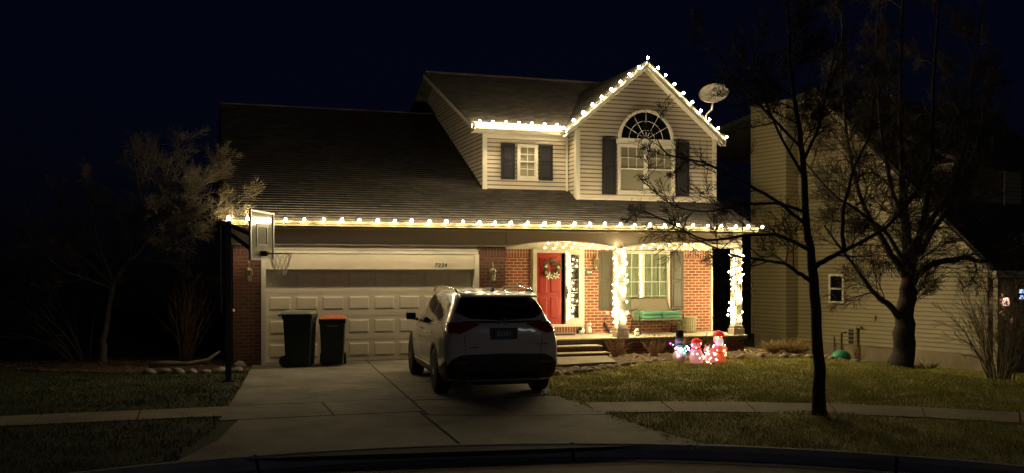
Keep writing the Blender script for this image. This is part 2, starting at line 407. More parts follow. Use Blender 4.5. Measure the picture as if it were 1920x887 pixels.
# planting beds
bedline = [(5.2,-3.85),(5.62,-3.77),(6.52,-3.3),(7.52,-2.5),(8.24,-2.1),(9.06,-1.85),(10.1,-1.82),(11.14,-1.9),(12.27,-2.0),(13.3,-2.5),(14.2,-2.9),(14.6,-2.2),(14.9,.2),(12.6,1.5),(12.6,-.1),(5.2,-.1)]
def inpoly(x, y, P):
    c = False; j = len(P)-1
    for i in range(len(P)):
        if (P[i][1] > y) != (P[j][1] > y) and x < (P[j][0]-P[i][0])*(y-P[i][1])/(P[j][1]-P[i][1])+P[i][0]: c = not c
        j = i
    return c
rng = random.Random(3)
def bed_mesh(P, step=.12):
    xs = [p[0] for p in P]; ysb = [p[1] for p in P]; out = MB(); idx = {}
    x0, y0 = min(xs), min(ysb); nx = int((max(xs)-x0)/step)+1; ny = int((max(ysb)-y0)/step)+1
    def vid(i, j):
        if (i, j) not in idx:
            x, y = x0+i*step, y0+j*step
            idx[(i, j)] = len(out.v); out.v.append((x, y, gz(x, y)+.02+.035*mnoise.noise(Vector((x*4, y*4, 0)))))
        return idx[(i, j)]
    for i in range(nx):
        for j in range(ny):
            if inpoly(x0+(i+.5)*step, y0+(j+.5)*step, P): out.f.append((vid(i,j), vid(i+1,j), vid(i+1,j+1), vid(i,j+1)))
    return out
struct(bed_mesh(bedline).build('planting_bed', M['mulch'], smooth=True))
bedL = [(-3.0,-.9),(-1.9,-1.05),(-.9,-1.35),(-.32,-1.2),(-.32,1),(-6,3),(-9,3.4),(-9,.9),(-5,.3)]
struct(bed_mesh(bedL).build('planting_bed', M['mulch'], smooth=True))

# grass: blades as one mesh
def is_grass(x, y):
    r = math.hypot(x-CC[0], y-CC[1])
    if r < 9.1: return False
    if y < .1 and lx(y)-.02 < x < rx(y)+.0 and y > -8: return False
    if y <= -8 and -1.6+.25*sm((y+11)/3)*2 < x < 4.36: return False
    if x < -.8 and -7.52 < y < -6.52: return False
    if inpoly(x, y, bedline) or inpoly(x, y, bedL): return False
    if 4.9 < x < 7.95 and -2.75 < y < 0: return False
    if y > -.1 and -1 < x < 12.6: return False
    if x > 4.3:
        for i in range(len(Rp)-1):
            a = Vector(Rp[i]); b = Vector(Rp[i+1]); p = Vector((x,y)); d = b-a
            t = max(0, min(1, (p-a).dot(d)/d.length_squared))
            if (p-(a+d*t)).length < .53: return False
    return True
rng = random.Random(11)
vs = []; fs = []
def blades(x0, x1, y0, y1, dens):
    for _ in range(int((x1-x0)*(y1-y0)*dens)):
        x = rng.uniform(x0,x1); y = rng.uniform(y0,y1)
        if not is_grass(x,y): continue
        c = mnoise.noise(Vector((x*1.7,y*1.7,3)))
        if rng.random() < .25-c*.6: continue
        z = gz(x,y); h = rng.uniform(.025,.06)*(1+c*.5); a = rng.uniform(0,6.28); w = rng.uniform(.004,.008)
        ca, sa = math.cos(a)*w, math.sin(a)*w; lx_, ly_ = rng.gauss(0,.022), rng.gauss(0,.022); o = len(vs)
        vs.extend([(x-ca,y-sa,z-.004),(x+ca,y+sa,z-.004),(x+lx_,y+ly_,z+h)]); fs.append((o,o+1,o+2))
blades(4.3, 17, -9, -1.5, 1250); blades(3.9, 11, -14.5, -8.6, 900); blades(11, 18, -12, -9, 500)
vsR, fsR = vs, fs; vs = []; fs = []
blades(-9, -.2, -6.6, 0.5, 800); blades(-7, -1.0, -11.5, -7.4, 700)
vsL, fsL = vs, fs; vs, fs = vsR, fsR
def grass_mat(c0=(.20,.25,.04), c1=(.42,.42,.09), c2=(.66,.56,.16)):
    m, nt, b = new_mat('grass blades'); b.inputs['Roughness'].default_value = .8
    tc = nd(nt,'ShaderNodeTexCoord'); n = nd(nt,'ShaderNodeTexNoise'); n.inputs['Scale'].default_value = 1.6; n.inputs['Detail'].default_value = 8; n.inputs['Roughness'].default_value = .8
    nt.links.new(tc.outputs['Object'], n.inputs['Vector'])
    g = nd(nt,'ShaderNodeNewGeometry'); ad = nd(nt,'ShaderNodeMath',operation='MULTIPLY_ADD'); ad.inputs[1].default_value = .45
    nt.links.new(g.outputs['Random Per Island'], ad.inputs[0]); sb = nd(nt,'ShaderNodeMath',operation='SUBTRACT'); sb.inputs[1].default_value=.22
    nt.links.new(n.outputs['Fac'], sb.inputs[0]); nt.links.new(sb.outputs[0], ad.inputs[2])
    r = nd(nt,'ShaderNodeValToRGB'); e = r.color_ramp.elements
    e[0].position=.25; e[0].color=(*c0,1); e[1].position=.75; e[1].color=(*c2,1)
    q = e.new(.5); q.color=(*c1,1)
    nt.links.new(ad.outputs[0], r.inputs['Fac']); nt.links.new(r.outputs['Color'], b.inputs['Base Color'])
    return m
g = MB(); g.v = vs; g.f = fs
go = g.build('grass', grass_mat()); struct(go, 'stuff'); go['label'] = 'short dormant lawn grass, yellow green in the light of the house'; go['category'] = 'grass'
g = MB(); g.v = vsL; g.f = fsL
go = g.build('grass', grass_mat((.035,.055,.012), (.065,.085,.02), (.13,.13,.035))); struct(go, 'stuff'); go['label'] = 'greener lawn grass left of the driveway, toned darker for the dim light'; go['category'] = 'grass'  # greener turf, the dimness of this side put into its colour
# dry leaves lying about
rng = random.Random(5); lf = MB()
def leaf(x, y, z, s, col=None):
    a = rng.uniform(0,6.28); c, t = math.cos(a)*s, math.sin(a)*s; u = rng.uniform(-.3,.6)*s
    lf.add([(x-c,y-t,z),(x+t*.6,y-c*.6,z+u),(x+c,y+t,z+.2*s),(x-t*.6,y+c*.6,z+abs(u))], [(0,1,2,3)])
for _ in range(2600):
    x = rng.uniform(5.2,14); y = rng.uniform(-3.8,-.2)
    if inpoly(x,y,bedline) and not (4.9<x<7.95 and -2.75<y<0): leaf(x, y, gz(x,y)+.05, rng.uniform(.02,.05))
for _ in range(1200):
    x = rng.uniform(-8,-.3); y = rng.uniform(-1.3,2)
    if inpoly(x,y,bedL): leaf(x, y, gz(x,y)+.04, rng.uniform(.02,.05))
for _ in range(420):
    x = rng.uniform(4.5,16); y = rng.uniform(-13.5,-2)
    if is_grass(x,y): leaf(x, y, gz(x,y)+.03, rng.uniform(.02,.045))
for _ in range(500):
    y = rng.uniform(-12,-3); leaf(rx(y)+rng.gauss(0,.10), y, .022, rng.uniform(.012,.03))
for _ in range(60): leaf(rng.uniform(8.9,11.7), rng.uniform(-.15,1.2), .455, rng.uniform(.015,.035))
lo = lf.build('leaf_litter', M['straw']); struct(lo, 'stuff'); lo['label'] = 'dry fallen leaves scattered over the beds'; lo['category'] = 'leaves'

# ------------------------------------------------------------------ the house
H = thing('brick_house', 'two storey house with brick porch front, cream siding gable and white double garage door', 'house', (5.7,3,0))
DZ = .44
def siding(mbx, x0, x1, y, z0, z1, pitch=.108, lap=.018, clip=None, face='y'):
    """saw-tooth laps facing -y (face 'y') or -x (face 'x', then x0,x1 are y limits and y is x)"""
    g0 = math.floor(z0/pitch)*pitch; n = int((z1-g0)/pitch)+1
    for i in range(n):
        a = max(z0, g0+i*pitch); b = min(g0+(i+1)*pitch, z1)
        if b-a < .01: break
        if clip: la, ra = clip(a); lb, rb = clip(b)
        else: la = lb = x0; ra = rb = x1
        la, ra, lb, rb = max(la,x0), min(ra,x1), max(lb,x0), min(rb,x1)
        if ra <= la: break
        if rb < lb: lb = rb = (lb+rb)/2
        P = lambda u, o, z: (u, y-o, z) if face == 'y' else (y-o, u, z)
        vs = [P(la,lap,a), P(ra,lap,a), P(rb,.002,b), P(lb,.002,b), P(la,0,a), P(ra,0,a)]
        mbx.add(vs, [(0,1,2,3), (4,5,1,0)] if face == 'y' else [(3,2,1,0), (0,1,5,4)])
    return mbx
# core walls
for bx_ in ((-.66,0,0,.25,0,2.68),(4.94,5.65,0,.25,0,2.68)): MB().box(*bx_).build('brick_wall', M['brickd'], H)
MB().box(-.66,5.65,.02,.25,2.50,3.1).build('lintel_wall', M['frieze'], H)
mb = MB(); mb.box(-.66,-.60,.25,8,0,3.1); mb.build('side_wall', M['brick'], H)
for bx_ in ((5.59,5.65,.25,1.5,DZ,2.95),(5.65,12.06,1.5,1.62,DZ-.05,3.0),(12.0,12.06,1.62,8,0,3.2)): MB().box(*bx_).build('brick_wall', M['brick'], H)
for bx_ in ((5.65,6.84,1.494,1.4995,2.45,2.66),(8.23,9.1,1.494,1.4995,2.45,2.66),(10.8,12.06,1.494,1.4995,2.45,2.66),(4.94,5.65,-.006,-.0005,2.45,2.67),(-.66,0,-.006,-.0005,2.45,2.67),(6.84,8.23,1.44,1.4995,DZ,.63)):
    MB().box(*bx_).build('soldier_course', M['soldierd' if bx_[2] < 0 else 'soldier'], H)
mb = MB(); mb.box(12.062,12.12,1.45,1.56,DZ,2.66); mb.build('corner_trim', M['trim'], H)
# frieze boards and soffits
mb = MB(); mb.box(-.70,5.65,-.02,0,2.72,3.06); mb.build('frieze_board', M['frieze'], H)
mb = MB(); mb.box(-.70,5.66,-.035,0,2.685,2.718); mb.build('frieze_moulding', M['trim'], H)
mb = MB(); mb.box(-.84,12.28,-.47,.1,3.052,3.072); mb.build('soffit', M['frieze'], H)
mb = MB(); mb.box(5.65,12.1,1.47,1.494,2.662,2.95); mb.build('porch_frieze', M['trim'], H)
mb = MB(); mb.box(5.65,12.1,0.1,1.5,2.95,2.98); mb.build('porch_ceiling', M['trim'], H)
# arched porch beam
def arch_poly(xa, xb, zlow, zmid, ztop, n=14):
    P = []
    for k in range(n+1):
        t = k/n; P.append((xa+(xb-xa)*t, zlow+(zmid-zlow)*(math.sin(math.pi*t)**.7)))
    return P + [(xb, ztop), (xa, ztop)]
mb = MB()
for xa, xb in ((5.66,8.62),(8.62,12.12)):
    A = arch_poly(xa, xb, 2.64, 2.83, 3.05)
    n = len(A)-3
    for k in range(n):   # strips keep the n-gon planar and clean
        mb.prism([A[k], A[k+1], (A[k+1][0],3.05), (A[k][0],3.05)], 'y', -.04, .12)
mb.build('porch_beam', M['frieze'], H)
mb = MB()
for xa, xb in ((5.64,8.62),(8.62,12.12)):
    A = arch_poly(xa, xb, 2.64, 2.83, 3.05); n = len(A)-3
    for k in range(n): mb.prism([A[k], A[k+1], (A[k+1][0],A[k+1][1]+.025), (A[k][0],A[k][1]+.025)], 'y', -.052, -.042)
mb.build('beam_moulding', M['trim'], H)
mb = MB(); mb.box(11.98,12.12,.122,1.468,2.70,3.05); mb.build('side_beam', M['trim'], H)

# gutters
def gutter(x0, x1, y, zt, name='gutter', h=.13, d=.11, mt=None):
    m_ = MB(); prof = [(y+d,zt-h),(y+.03,zt-h),(y+.02,zt-h+.05),(y,zt-.05),(y,zt-.012),(y-.012,zt-.006),(y-.012,zt),(y+.01,zt),(y+.01,zt-.05),(y+.03,zt-h+.06),(y+d-.01,zt-h+.02),(y+d-.01,zt),(y+d,zt)]
    return m_.prism(prof, 'x', x0, x1).build(name, mt or M['trim'], H)
gutter(-.84, 12.30, -.56, 3.20, h=.10, mt=M['guttm'])
gutter(5.18, 7.55, 1.02, 5.80, mt=M['frieze'])
mb = MB(); mb.box(5.18,7.60,1.134,1.16,5.62,5.84); mb.build('fascia', M['trim'], H)
mb = MB(); mb.box(5.18,7.62,1.162,1.5,5.615,5.63); mb.build('soffit', M['trim'], H)
mb = MB(); mb.box(-.84,12.30,-.446,-.43,3.04,3.2); mb.build('fascia', M['trim'], H)

# shingled roofs: real stepped courses
def roof_courses(x_of, y0, z0, y1, z1, expo=.14, name='roof', thick=.012):
    m_ = MB(); L = math.hypot(y1-y0, z1-z0); n = int(L/expo)
    dy, dz = (y1-y0)/L, (z1-z0)/L; ny, nz = -dz, dy
    if y1 < y0: ny, nz = dz, -dy
    for i in range(n+1):
        a = i*expo; b = min((i+1)*expo+.02, L)
        if b-a < .03: break
        xa0, xa1 = x_of(a/L); xb0, xb1 = x_of(b/L)
        A = (y0+dy*a+ny*thick*1.6, z0+dz*a+nz*thick*1.6); B = (y0+dy*b+ny*.002, z0+dz*b+nz*.002); Cc = (y0+dy*a, z0+dz*a)
        m_.add([(xa0,A[0],A[1]),(xa1,A[0],A[1]),(xb1,B[0],B[1]),(xb0,B[0],B[1]),(xa0,Cc[0],Cc[1]),(xa1,Cc[0],Cc[1])], [(0,1,2,3),(4,5,1,0)])
    # deck below
    a0,a1 = x_of(0); b0,b1 = x_of(1)
    m_.hexa([(a0,y0-ny*.05,z0-nz*.05),(a1,y0-ny*.05,z0-nz*.05),(b1,y1-ny*.05,z1-nz*.05),(b0,y1-ny*.05,z1-nz*.05),(a0,y0,z0),(a1,y0,z0),(b1,y1,z1),(b0,y1,z1)])
    return m_.build(name, M['shingle'], H)
EY, EZ, SL = -.50, 3.19, .505
def lz(y): return EZ + SL*(y-EY)
# garage roof front slope, then the low roof over the porch
roof_courses(lambda t: (-.82, 5.53), EY, EZ, 6.85, lz(6.85))
roof_courses(lambda t: (-.82, 5.53), 14.2, EZ, 6.85, lz(6.85))
roof_courses(lambda t: (5.53, 12.32-.28*t), EY, EZ, 1.56, lz(1.56))
mb = MB(); mb.add([(12.32,EY,EZ),(12.32,1.7,EZ),(12.04,1.6,lz(1.56)),(12.04,1.56,lz(1.56))], [(0,1,2,3)]); mb.build('roof_hip', M['shingle'], H)
mb = MB(); mb.box(5.15,12.3,6.42,6.6,8.10,8.16); mb.box(-.82,5.53,6.78,6.92,lz(6.85)+.005,lz(6.85)+.04); mb.build('ridge_cap', M['shingle'], H)
# upper roof
UY, UZ, RY, RZ = 1.10, 5.80, 6.5, 8.10
roof_courses(lambda t: (5.12, 12.3), UY, UZ, RY, RZ)
roof_courses(lambda t: (5.12, 12.3), 11.9, UZ, RY, RZ)
# left gable wall of the upper storey
def rz_up(y): return UZ+(RZ-UZ)*((y-UY)/(RY-UY) if y < RY else (11.9-y)/(11.9-RY))
mb = MB()
z = .108*39
while z < 8.0:
    zt = z+.108
    # y limits at a height: lower bound from the low roof line, upper bound from the upper roof
    def lim(zz):
        ylow = 1.5; yhi = 11.4
        if zz > UZ: ylow = max(ylow, UY+(zz-UZ)/(RZ-UZ)*(RY-UY)+.02); yhi = 11.9-(zz-UZ)/(RZ-UZ)*(11.9-RY)
        return ylow, yhi
    def cover(zz): return EY+(zz-EZ)/SL if zz < lz(6.85) else 99   # y beyond which the low roof hides it
    a0,a1 = lim(z); b0,b1 = lim(zt)
    if a1 > a0 and b1 > b0:
        mb.add([(5.535-.018,a0,z),(5.535-.018,a1,z),(5.533,b1,zt),(5.533,b0,zt),(5.54,a0,z),(5.54,a1,z)], [(3,2,1,0),(0,1,5,4)])
    z = zt
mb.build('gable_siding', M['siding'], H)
mb = MB(); mb.prism([(5.10,UZ-.16),(5.14,UZ-.16)][:0] or [(UY-.02,UZ-.13),(UY-.02,UZ-.01),(RY,RZ-.01),(RY,RZ-.15)], 'x', 5.10, 5.14); mb.build('rake_board', M['trim'], H)
# front wall of the left upper room
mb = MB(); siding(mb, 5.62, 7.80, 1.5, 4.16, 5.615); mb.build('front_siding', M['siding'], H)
mb = MB(); mb.box(5.54,7.9,1.5,1.56,4.1,5.62); mb.build('upper_wall', M['siding'], H)
mb = MB(); mb.box(5.50,5.62,1.452,1.5,4.12,5.61); mb.box(7.785,7.83,1.452,1.5,4.16,5.61); mb.box(5.62,7.785,1.46,1.498,5.50,5.61)
mb.build('corner_trim', M['trim'], H)
# projecting gable bay
BX0, BX1, BY, AX, AZ, RS = 7.88, 11.93, 1.0, 9.76, 7.56, .83
def bay_clip(z):
    w = (AZ-.14-z)/RS
    return AX-w, AX+w
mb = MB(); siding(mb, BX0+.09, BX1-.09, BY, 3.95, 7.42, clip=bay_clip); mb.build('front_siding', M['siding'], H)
mb = MB(); mb.prism([(BX0,3.8),(BX1,3.8),(BX1,5.72),(AX,7.42),(BX0,5.78)], 'y', BY, BY+.08)
mb.build('upper_wall', M['siding'], H)
mb = MB(); siding(mb, 1.08, 1.47, BX0, 4.0, 5.7, face='x'); mb.build('side_siding', M['siding'], H); MB().box(BX0+.001,BX0+.05,1.08,2.5,3.9,5.75).build('side_wall', M['siding'], H); MB().box(BX1-.05,BX1,1.08,8,3.9,5.75).build('side_wall', M['siding'], H)
mb = MB(); mb.box(BX0-.02,BX0+.09,BY-.045,BY,3.93,5.74); mb.box(BX1-.09,BX1+.02,BY-.045,BY,3.93,5.74); mb.box(BX0-.02,BX0,BY,BY+.1,3.97,5.74); mb.box(BX0+.09,BX1-.09,BY-.03,BY,3.93,3.99)
mb.build('corner_trim', M['trim'], H)
# gable rake boards, soffit, roof
EXL, EXR = 7.50, 12.10
zL = AZ-RS*(AX-EXL); zR = AZ-RS*(EXR-AX)
FY = .74
mb = MB()
for xe, ze in ((EXL,zL),(EXR,zR)):
    mb.prism([(xe,ze-.17),(xe,ze-.01),(AX,AZ-.01),(AX,AZ-.17)], 'y', FY-.02, FY)
mb.build('rake_board', M['trim'], H)
mb = MB()
for xe, ze in ((EXL,zL),(EXR,zR)):
    mb.prism([(xe,ze-.06),(xe,ze+.015),(AX,AZ+.015),(AX,AZ-.06)], 'y', FY-.045, FY-.022)
mb.build('rake_moulding', M['trim'], H)
mb = MB()
for xe, ze in ((EXL,zL),(EXR,zR)):
    mb.prism([(xe,ze-.15),(xe,ze-.135),(AX,AZ-.135),(AX,AZ-.15)], 'y', FY, BY)
mb.build('soffit', M['trim'], H)
mb = MB()
for sgn, xe, ze in ((1,EXL,zL),(-1,EXR,zR)):
    n = 24
    for k in range(n):
        t0, t1 = k/n, (k+1)/n
        xa, za = xe+(AX-xe)*t0, ze+(AZ-ze)*t0; xb, zb = xe+(AX-xe)*t1, ze+(AZ-ze)*t1
        q = [(xa,FY-.03,za+.035),(xa,5.4,za+.035),(xb,5.4,zb+.022),(xb,FY-.03,zb+.022),(xa,FY-.03,za+.015),(xa,5.4,za+.015)]
        mb.add(q, [(0,1,2,3),(0,1,5,4)] if sgn < 0 else [(3,2,1,0),(4,5,1,0)])
    mb.prism([(xe,ze-.05),(xe,ze+.016),(AX,AZ+.016),(AX,AZ-.05)], 'y', FY+.005, 5.4)
mb.build('gable_roof', M['shingle'], H)
mb = MB(); mb.box(12.06,12.2,.9,1.1,5.52,5.62); mb.build('gutter_end', M['trim'], H)

# windows
def window(x0, x1, z0, z1, y, units, cols, rows, back, frame=.055, mull=.1, name='window', grid=.016, bot_grid=True, tilt=0):
    f = MB(); d = .07
    f.box(x0,x1,y-d,y-.001,z0,z0+frame); f.box(x0,x1,y-d,y-.001,z1-frame,z1); f.box(x0,x0+frame,y-d,y-.001,z0+frame,z1-frame); f.box(x1-frame,x1,y-d,y-.001,z0+frame,z1-frame)
    f.box(x0-.02,x1+.02,y-d-.03,y-.001,z0-.035,z0-.002)
    w = (x1-x0-2*frame-(units-1)*mull)/units
    fo = f.build(name, M['trim'], H)
    for u in range(units):
        a = x0+frame+u*(w+mull); b = a+w
        if u: MB().box(a-mull,a,y-d+.005,y-.001,z0+frame,z1-frame).build('mullion', M['trim'], fo)
        zm = (z0+z1)/2
        s = MB()
        for (p0,p1,off) in ((zm-.012,z1-frame,.048),(z0+frame,zm+.02,.030)):
            t = .028
            s.box(a,b,y-off-.015,y-off+.008,p0,p0+t); s.box(a,b,y-off-.015,y-off+.008,p1-t,p1); s.box(a,a+t,y-off-.015,y-off+.008,p0+t,p1-t); s.box(b-t,b,y-off-.015,y-off+.008,p0+t,p1-t)
            if p0 > zm-.1 or bot_grid:
                for c in range(1,cols): xx = a+(b-a)*c/cols; s.box(xx-grid/2,xx+grid/2,y-off-.009,y-off+.002,p0+t,p1-t)
                for r_ in range(1,rows): zz = p0+(p1-p0)*r_/rows; s.box(a+t,b-t,y-off-.008,y-off+.001,zz-grid/2,zz+grid/2)
        s.build('sash', M['trim'], fo)
        g_ = MB(); g_.add([(a+.02,y-.045,zm),(b-.02,y-.045,zm),(b-.02,y-.045,z1-frame-.01),(a+.02,y-.045,z1-frame-.01)],[(0,1,2,3)]); g_.add([(a+.02,y-.027,z0+frame+.01),(b-.02,y-.027,z0+frame+.01),(b-.02,y-.027,zm),(a+.02,y-.027,zm)],[(0,1,2,3)]); g_.build('pane', M['glass'], fo)
        if back == 'blind':
            bl = MB(); k = int((z1-z0-2*frame)/.05)
            for i in range(k):
                zz = z0+frame+.01+i*.05
                bl.add([(a,y-.018,zz),(b,y-.018,zz),(b,y-.006,zz+.046),(a,y-.006,zz+.046)], [(0,1,2,3)])
            bl.box(a,b,y-.004,y-.002,z0+frame,z1-frame)
            bl.build('blind', M['blind'], fo)
        elif back == 'curtain':
            bl = MB(); k = 40
            P = [(a+(b-a)*i/k, y-.010-.006*math.sin(i*1.3+u)) for i in range(k+1)]
            bl.add([(p[0],p[1],z0+frame) for p in P]+[(p[0],p[1],z1-frame) for p in P], [(i,i+1,i+k+2,i+k+1) for i in range(k)])
            bl.build('curtain', M['curtain'], fo, smooth=True)
        else:
            MB().box(a,b,y-.008,y-.003,z0+frame,z1-frame).build('room_behind', M['blackpane'], fo)
    return fo
window(6.42, 6.97, 4.47, 5.37, 1.466, 1, 2, 2, 'blind')
window(9.02, 10.66, 4.13, 5.42, BY-.034, 2, 3, 2, 'blind', bot_grid=False)
window(9.12, 10.80, .96, 2.64, 1.5, 2, 3, 2, 'curtain', frame=.06, mull=.12, grid=.02)
mb = MB(); mb.box(8.98,10.70,BY-.09,BY-.001,5.43,5.53); mb.build('window_head', M['trim'], H)
# half round fan light
fa = MB(); cx, cz, r1, r2 = 9.84, 5.53, .80, .73
n = 28
for k in range(n):
    a0, a1 = math.pi*k/n, math.pi*(k+1)/n
    c = lambda r, a, yy: (cx+r*math.cos(a), yy, cz+.02+r*math.sin(a))
    fa.hexa([c(r1,a0,BY-.10),c(r1,a1,BY-.10),c(r2,a1,BY-.10),c(r2,a0,BY-.10),c(r1,a0,BY-.001),c(r1,a1,BY-.001),c(r2,a1,BY-.001),c(r2,a0,BY-.001)])
fa.box(cx-r1,cx+r1,BY-.10,BY-.001,cz+.001,cz+.045)
fan = fa.build('fan_window', M['trim'], H)
fp = MB(); fp.v = [(cx,BY-.05,cz+.03)]+[(cx+(r2+.01)*math.cos(math.pi*k/n),BY-.05,cz+.03+(r2+.01)*math.sin(math.pi*k/n)) for k in range(n+1)]; fp.f = [(0,k+1,k+2)[::-1] for k in range(n)]
fp.build('pane', M['blackpane'], fan)
fg = MB()
for k in range(1,6):
    a = math.pi*k/6; fg.tube([(cx+.0*math.cos(a),BY-.056,cz+.04),(cx+r2*math.cos(a),BY-.056,cz+.03+r2*math.sin(a))], .009, 4)
for rr in (.25,.49):
    fg.tube([(cx+rr*math.cos(math.pi*k/20),BY-.056,cz+.03+rr*math.sin(math.pi*k/20)) for k in range(21)], .009, 4)
fg.build('fan_grille', M['trim'], fan)

def shutter(x0, x1, z0, z1, y, m, name='shutter'):
    s = MB(); t = .055; s.box(x0,x1,y-.03,y-.002,z0,z1)
    zm = z0+(z1-z0)*.5
    for a, b in ((z0+t,zm-t/2),(zm+t/2,z1-t)):
        x_, X_ = x0+t, x1-t
        s.hexa([(x_,y-.031,a),(X_,y-.031,a),(X_-.02,y-.045,a+.02),(x_+.02,y-.045,a+.02),(x_,y-.031,b),(X_,y-.031,b),(X_-.02,y-.045,b-.02),(x_+.02,y-.045,b-.02)])
    s.box(x0,x0+t-.012,y-.045,y-.0305,z0,z1); s.box(X_+.012,x1,y-.045,y-.0305,z0,z1)
    for a, b in ((z0,z0+t-.012),(zm-t/2+.012,zm+t/2-.012),(z1-t+.012,z1)): s.box(x0+t-.012,X_+.012,y-.0445,y-.0305,a,b)
    return s.build(name, M[m], H)
shutter(5.99,6.36,4.45,5.37,1.469,'black'); shutter(7.03,7.40,4.45,5.37,1.469,'black')
shutter(8.59,8.97,4.09,5.55,BY-.03,'black'); shutter(10.73,11.11,4.09,5.55,BY-.03,'black')
shutter(8.72,9.09,1.05,2.62,1.498,'olive'); shutter(10.85,11.22,1.05,2.62,1.498,'olive')

# garage header, jambs and sectional door
mb = MB(); mb.box(-.06,4.96,-.03,0,2.50,2.60); mb.box(-.06,0.04,-.03,.22,0,2.495); mb.box(4.88,4.98,-.03,.22,0,2.495); mb.box(-.06,4.98,-.045,-.031,2.585,2.615)
mb.build('garage_door_trim', M['trim'], H)
mb = MB(); mb.box(.042,4.878,-.015,.20,2.14,2.498); mb.build('garage_header', M['gdoor'], H)
mb = MB(); mb.box(.042,4.878,-.022,-.0155,2.14,2.165); mb.build('header_moulding', M['trim'], H)
gd = MB(); gd.box(.042,4.878,.25,.27,.01,2.3); gd = gd.build('garage_door', M['gdoor'], H)
for s_ in range(4):
    p = MB(); z0 = .02+s_*.537; z1 = z0+.531; yy = .225
    p.box(.045,4.875,yy,.249,z0,z1)
    p.box(.045,4.875,yy-.006,yy-.001,z1-.03,z1-.012)
    for c in range(8):
        a = .135+c*.594; b = a+.47; za, zb = z0+.12, z1-.11
        for (A,B,C_,D_,o1,o2) in ((a,b,za,zb,.0005,.012),):
            # groove lip then raised field
            t = .03
            p.hexa([(a,yy-.001,za),(b,yy-.001,za),(b-t,yy-.020,za+t),(a+t,yy-.020,za+t),(a,yy-.001,zb),(b,yy-.001,zb),(b-t,yy-.020,zb-t),(a+t,yy-.020,zb-t)])
    p.build('panel_section', M['gdoor'], gd)
mb = MB(); mb.box(.045,4.875,.20,.249,.0,.02); mb.build('door_seal', M['joint'], gd)

def text_obj(s, size, loc, rot, m, parent=None, ext=.006, shear=0, name='lettering', space=1.0, align='CENTER'):
    cu = bpy.data.curves.new(name, 'FONT'); cu.body = s; cu.size = size; cu.extrude = ext; cu.shear = shear; cu.align_x = align; cu.align_y = 'CENTER'; cu.space_character = space
    cu.offset = size*.012
    t = bpy.data.objects.new(name+'_c', cu); COL.objects.link(t)
    dg = bpy.context.evaluated_depsgraph_get(); dg.update()
    me = bpy.data.meshes.new_from_object(t.evaluated_get(dg)); COL.objects.unlink(t); bpy.data.objects.remove(t); bpy.data.curves.remove(cu)
    me.name = name; me.materials.clear(); me.materials.append(m)
    mtx = Matrix.Translation(Vector(loc)-Vector(ORG.get(parent.name,(0,0,0)) if parent else (0,0,0))) @ rot.to_4x4()
    me.transform(mtx)
    o = bpy.data.objects.new(name, me); COL.objects.link(o)
    if parent: o.parent = parent; ORG[o.name] = ORG.get(parent.name,(0,0,0))
    return o
RF = Matrix.Rotation(R(90), 3, 'X')
text_obj('7234', .125, (4.04,-.021,2.235), RF, M['dark'], H, shear=.25, name='house_number', space=1.25)

# front door with side light
fr = MB(); Y = 1.5
fr.box(6.84,6.95,Y-.09,Y+.02,.63,2.66); fr.box(7.75,7.90,Y-.09,Y+.02,.63,2.66); fr.box(8.13,8.23,Y-.09,Y+.02,.63,2.66)
fr.box(6.95,7.75,Y-.09,Y+.02,2.57,2.66); fr.box(7.90,8.13,Y-.085,Y+.02,2.53,2.66); fr.box(7.90,8.13,Y-.085,Y+.02,.63,.86)
fr.box(6.95,7.75,Y-.10,Y+.02,.63,.70)
fr.box(6.80,6.838,Y-.04,Y-.001,.63,2.66); fr.box(8.232,8.30,Y-.04,Y-.001,.46,2.66)
FR = fr.build('door_frame', M['trim'], H, bevel=.004)
dr = MB(); dr.box(6.955,7.655,Y-.02,Y+.01,.705,2.565)
for (a, b) in ((7.03,7.26),(7.34,7.57)):
    for (c, d) in ((.85,1.42),(1.53,2.10),(2.20,2.46)):
        t = .03; dr.hexa([(a,Y-.0205,c),(b,Y-.0205,c),(b-t,Y-.036,c+t),(a+t,Y-.036,c+t),(a,Y-.0205,d),(b,Y-.0205,d),(b-t,Y-.036,d-t),(a+t,Y-.036,d-t)])
DR = dr.build('front_door', M['red'], H)
MB().box(7.656,7.745,Y-.015,Y+.01,.705,2.565).build('door_reveal', M['blackpane'], H)
h = MB(); h.tube([(7.78,Y-.10,1.44),(7.78,Y-.14,1.46),(7.78,Y-.14,1.62),(7.78,Y-.10,1.64)], .012, 6); h.box(7.765,7.795,Y-.098,Y-.091,1.38,1.70); h.build('handle', M['dark'], DR)
sl = MB(); sl.box(7.905,8.125,Y-.04,Y-.03,.865,2.525); SLo = sl.build('side_light', M['blackpane'], FR)
sg = MB()
for k in range(1,5): zz = .865+1.66*k/5; MB().box(7.905,8.125,Y-.05,Y-.041,zz-.009,zz+.009).build('glazing_bar', M['trim'], FR)

# porch slab, steps
mb = MB(); mb.box(5.66,12.18,-.22,1.5,DZ-.035,DZ); mb.build('porch_slab', M['deckc'], H, bevel=.008)
MB().box(5.67,12.16,-.205,1.49,DZ-.112,DZ-.036).build('slab_face', M['slabf'], H)
mb = MB(); mb.box(5.7,12.1,-.17,1.4,-.3,DZ-.114); mb.build('porch_base', M['brickd'], H)
mb = MB(); mb.box(5.9,7.93,-.60,-.21,.265,.295); mb.box(5.85,8.0,-.95,-.56,.125,.155); mb.build('step', M['deckc'], H, bevel=.008)
mb = MB(); mb.box(5.93,7.90,-.56,-.171,0,.264); mb.box(5.88,7.97,-.90,-.565,-.02,.124); mb.build('step_riser', M['brickd'], H)
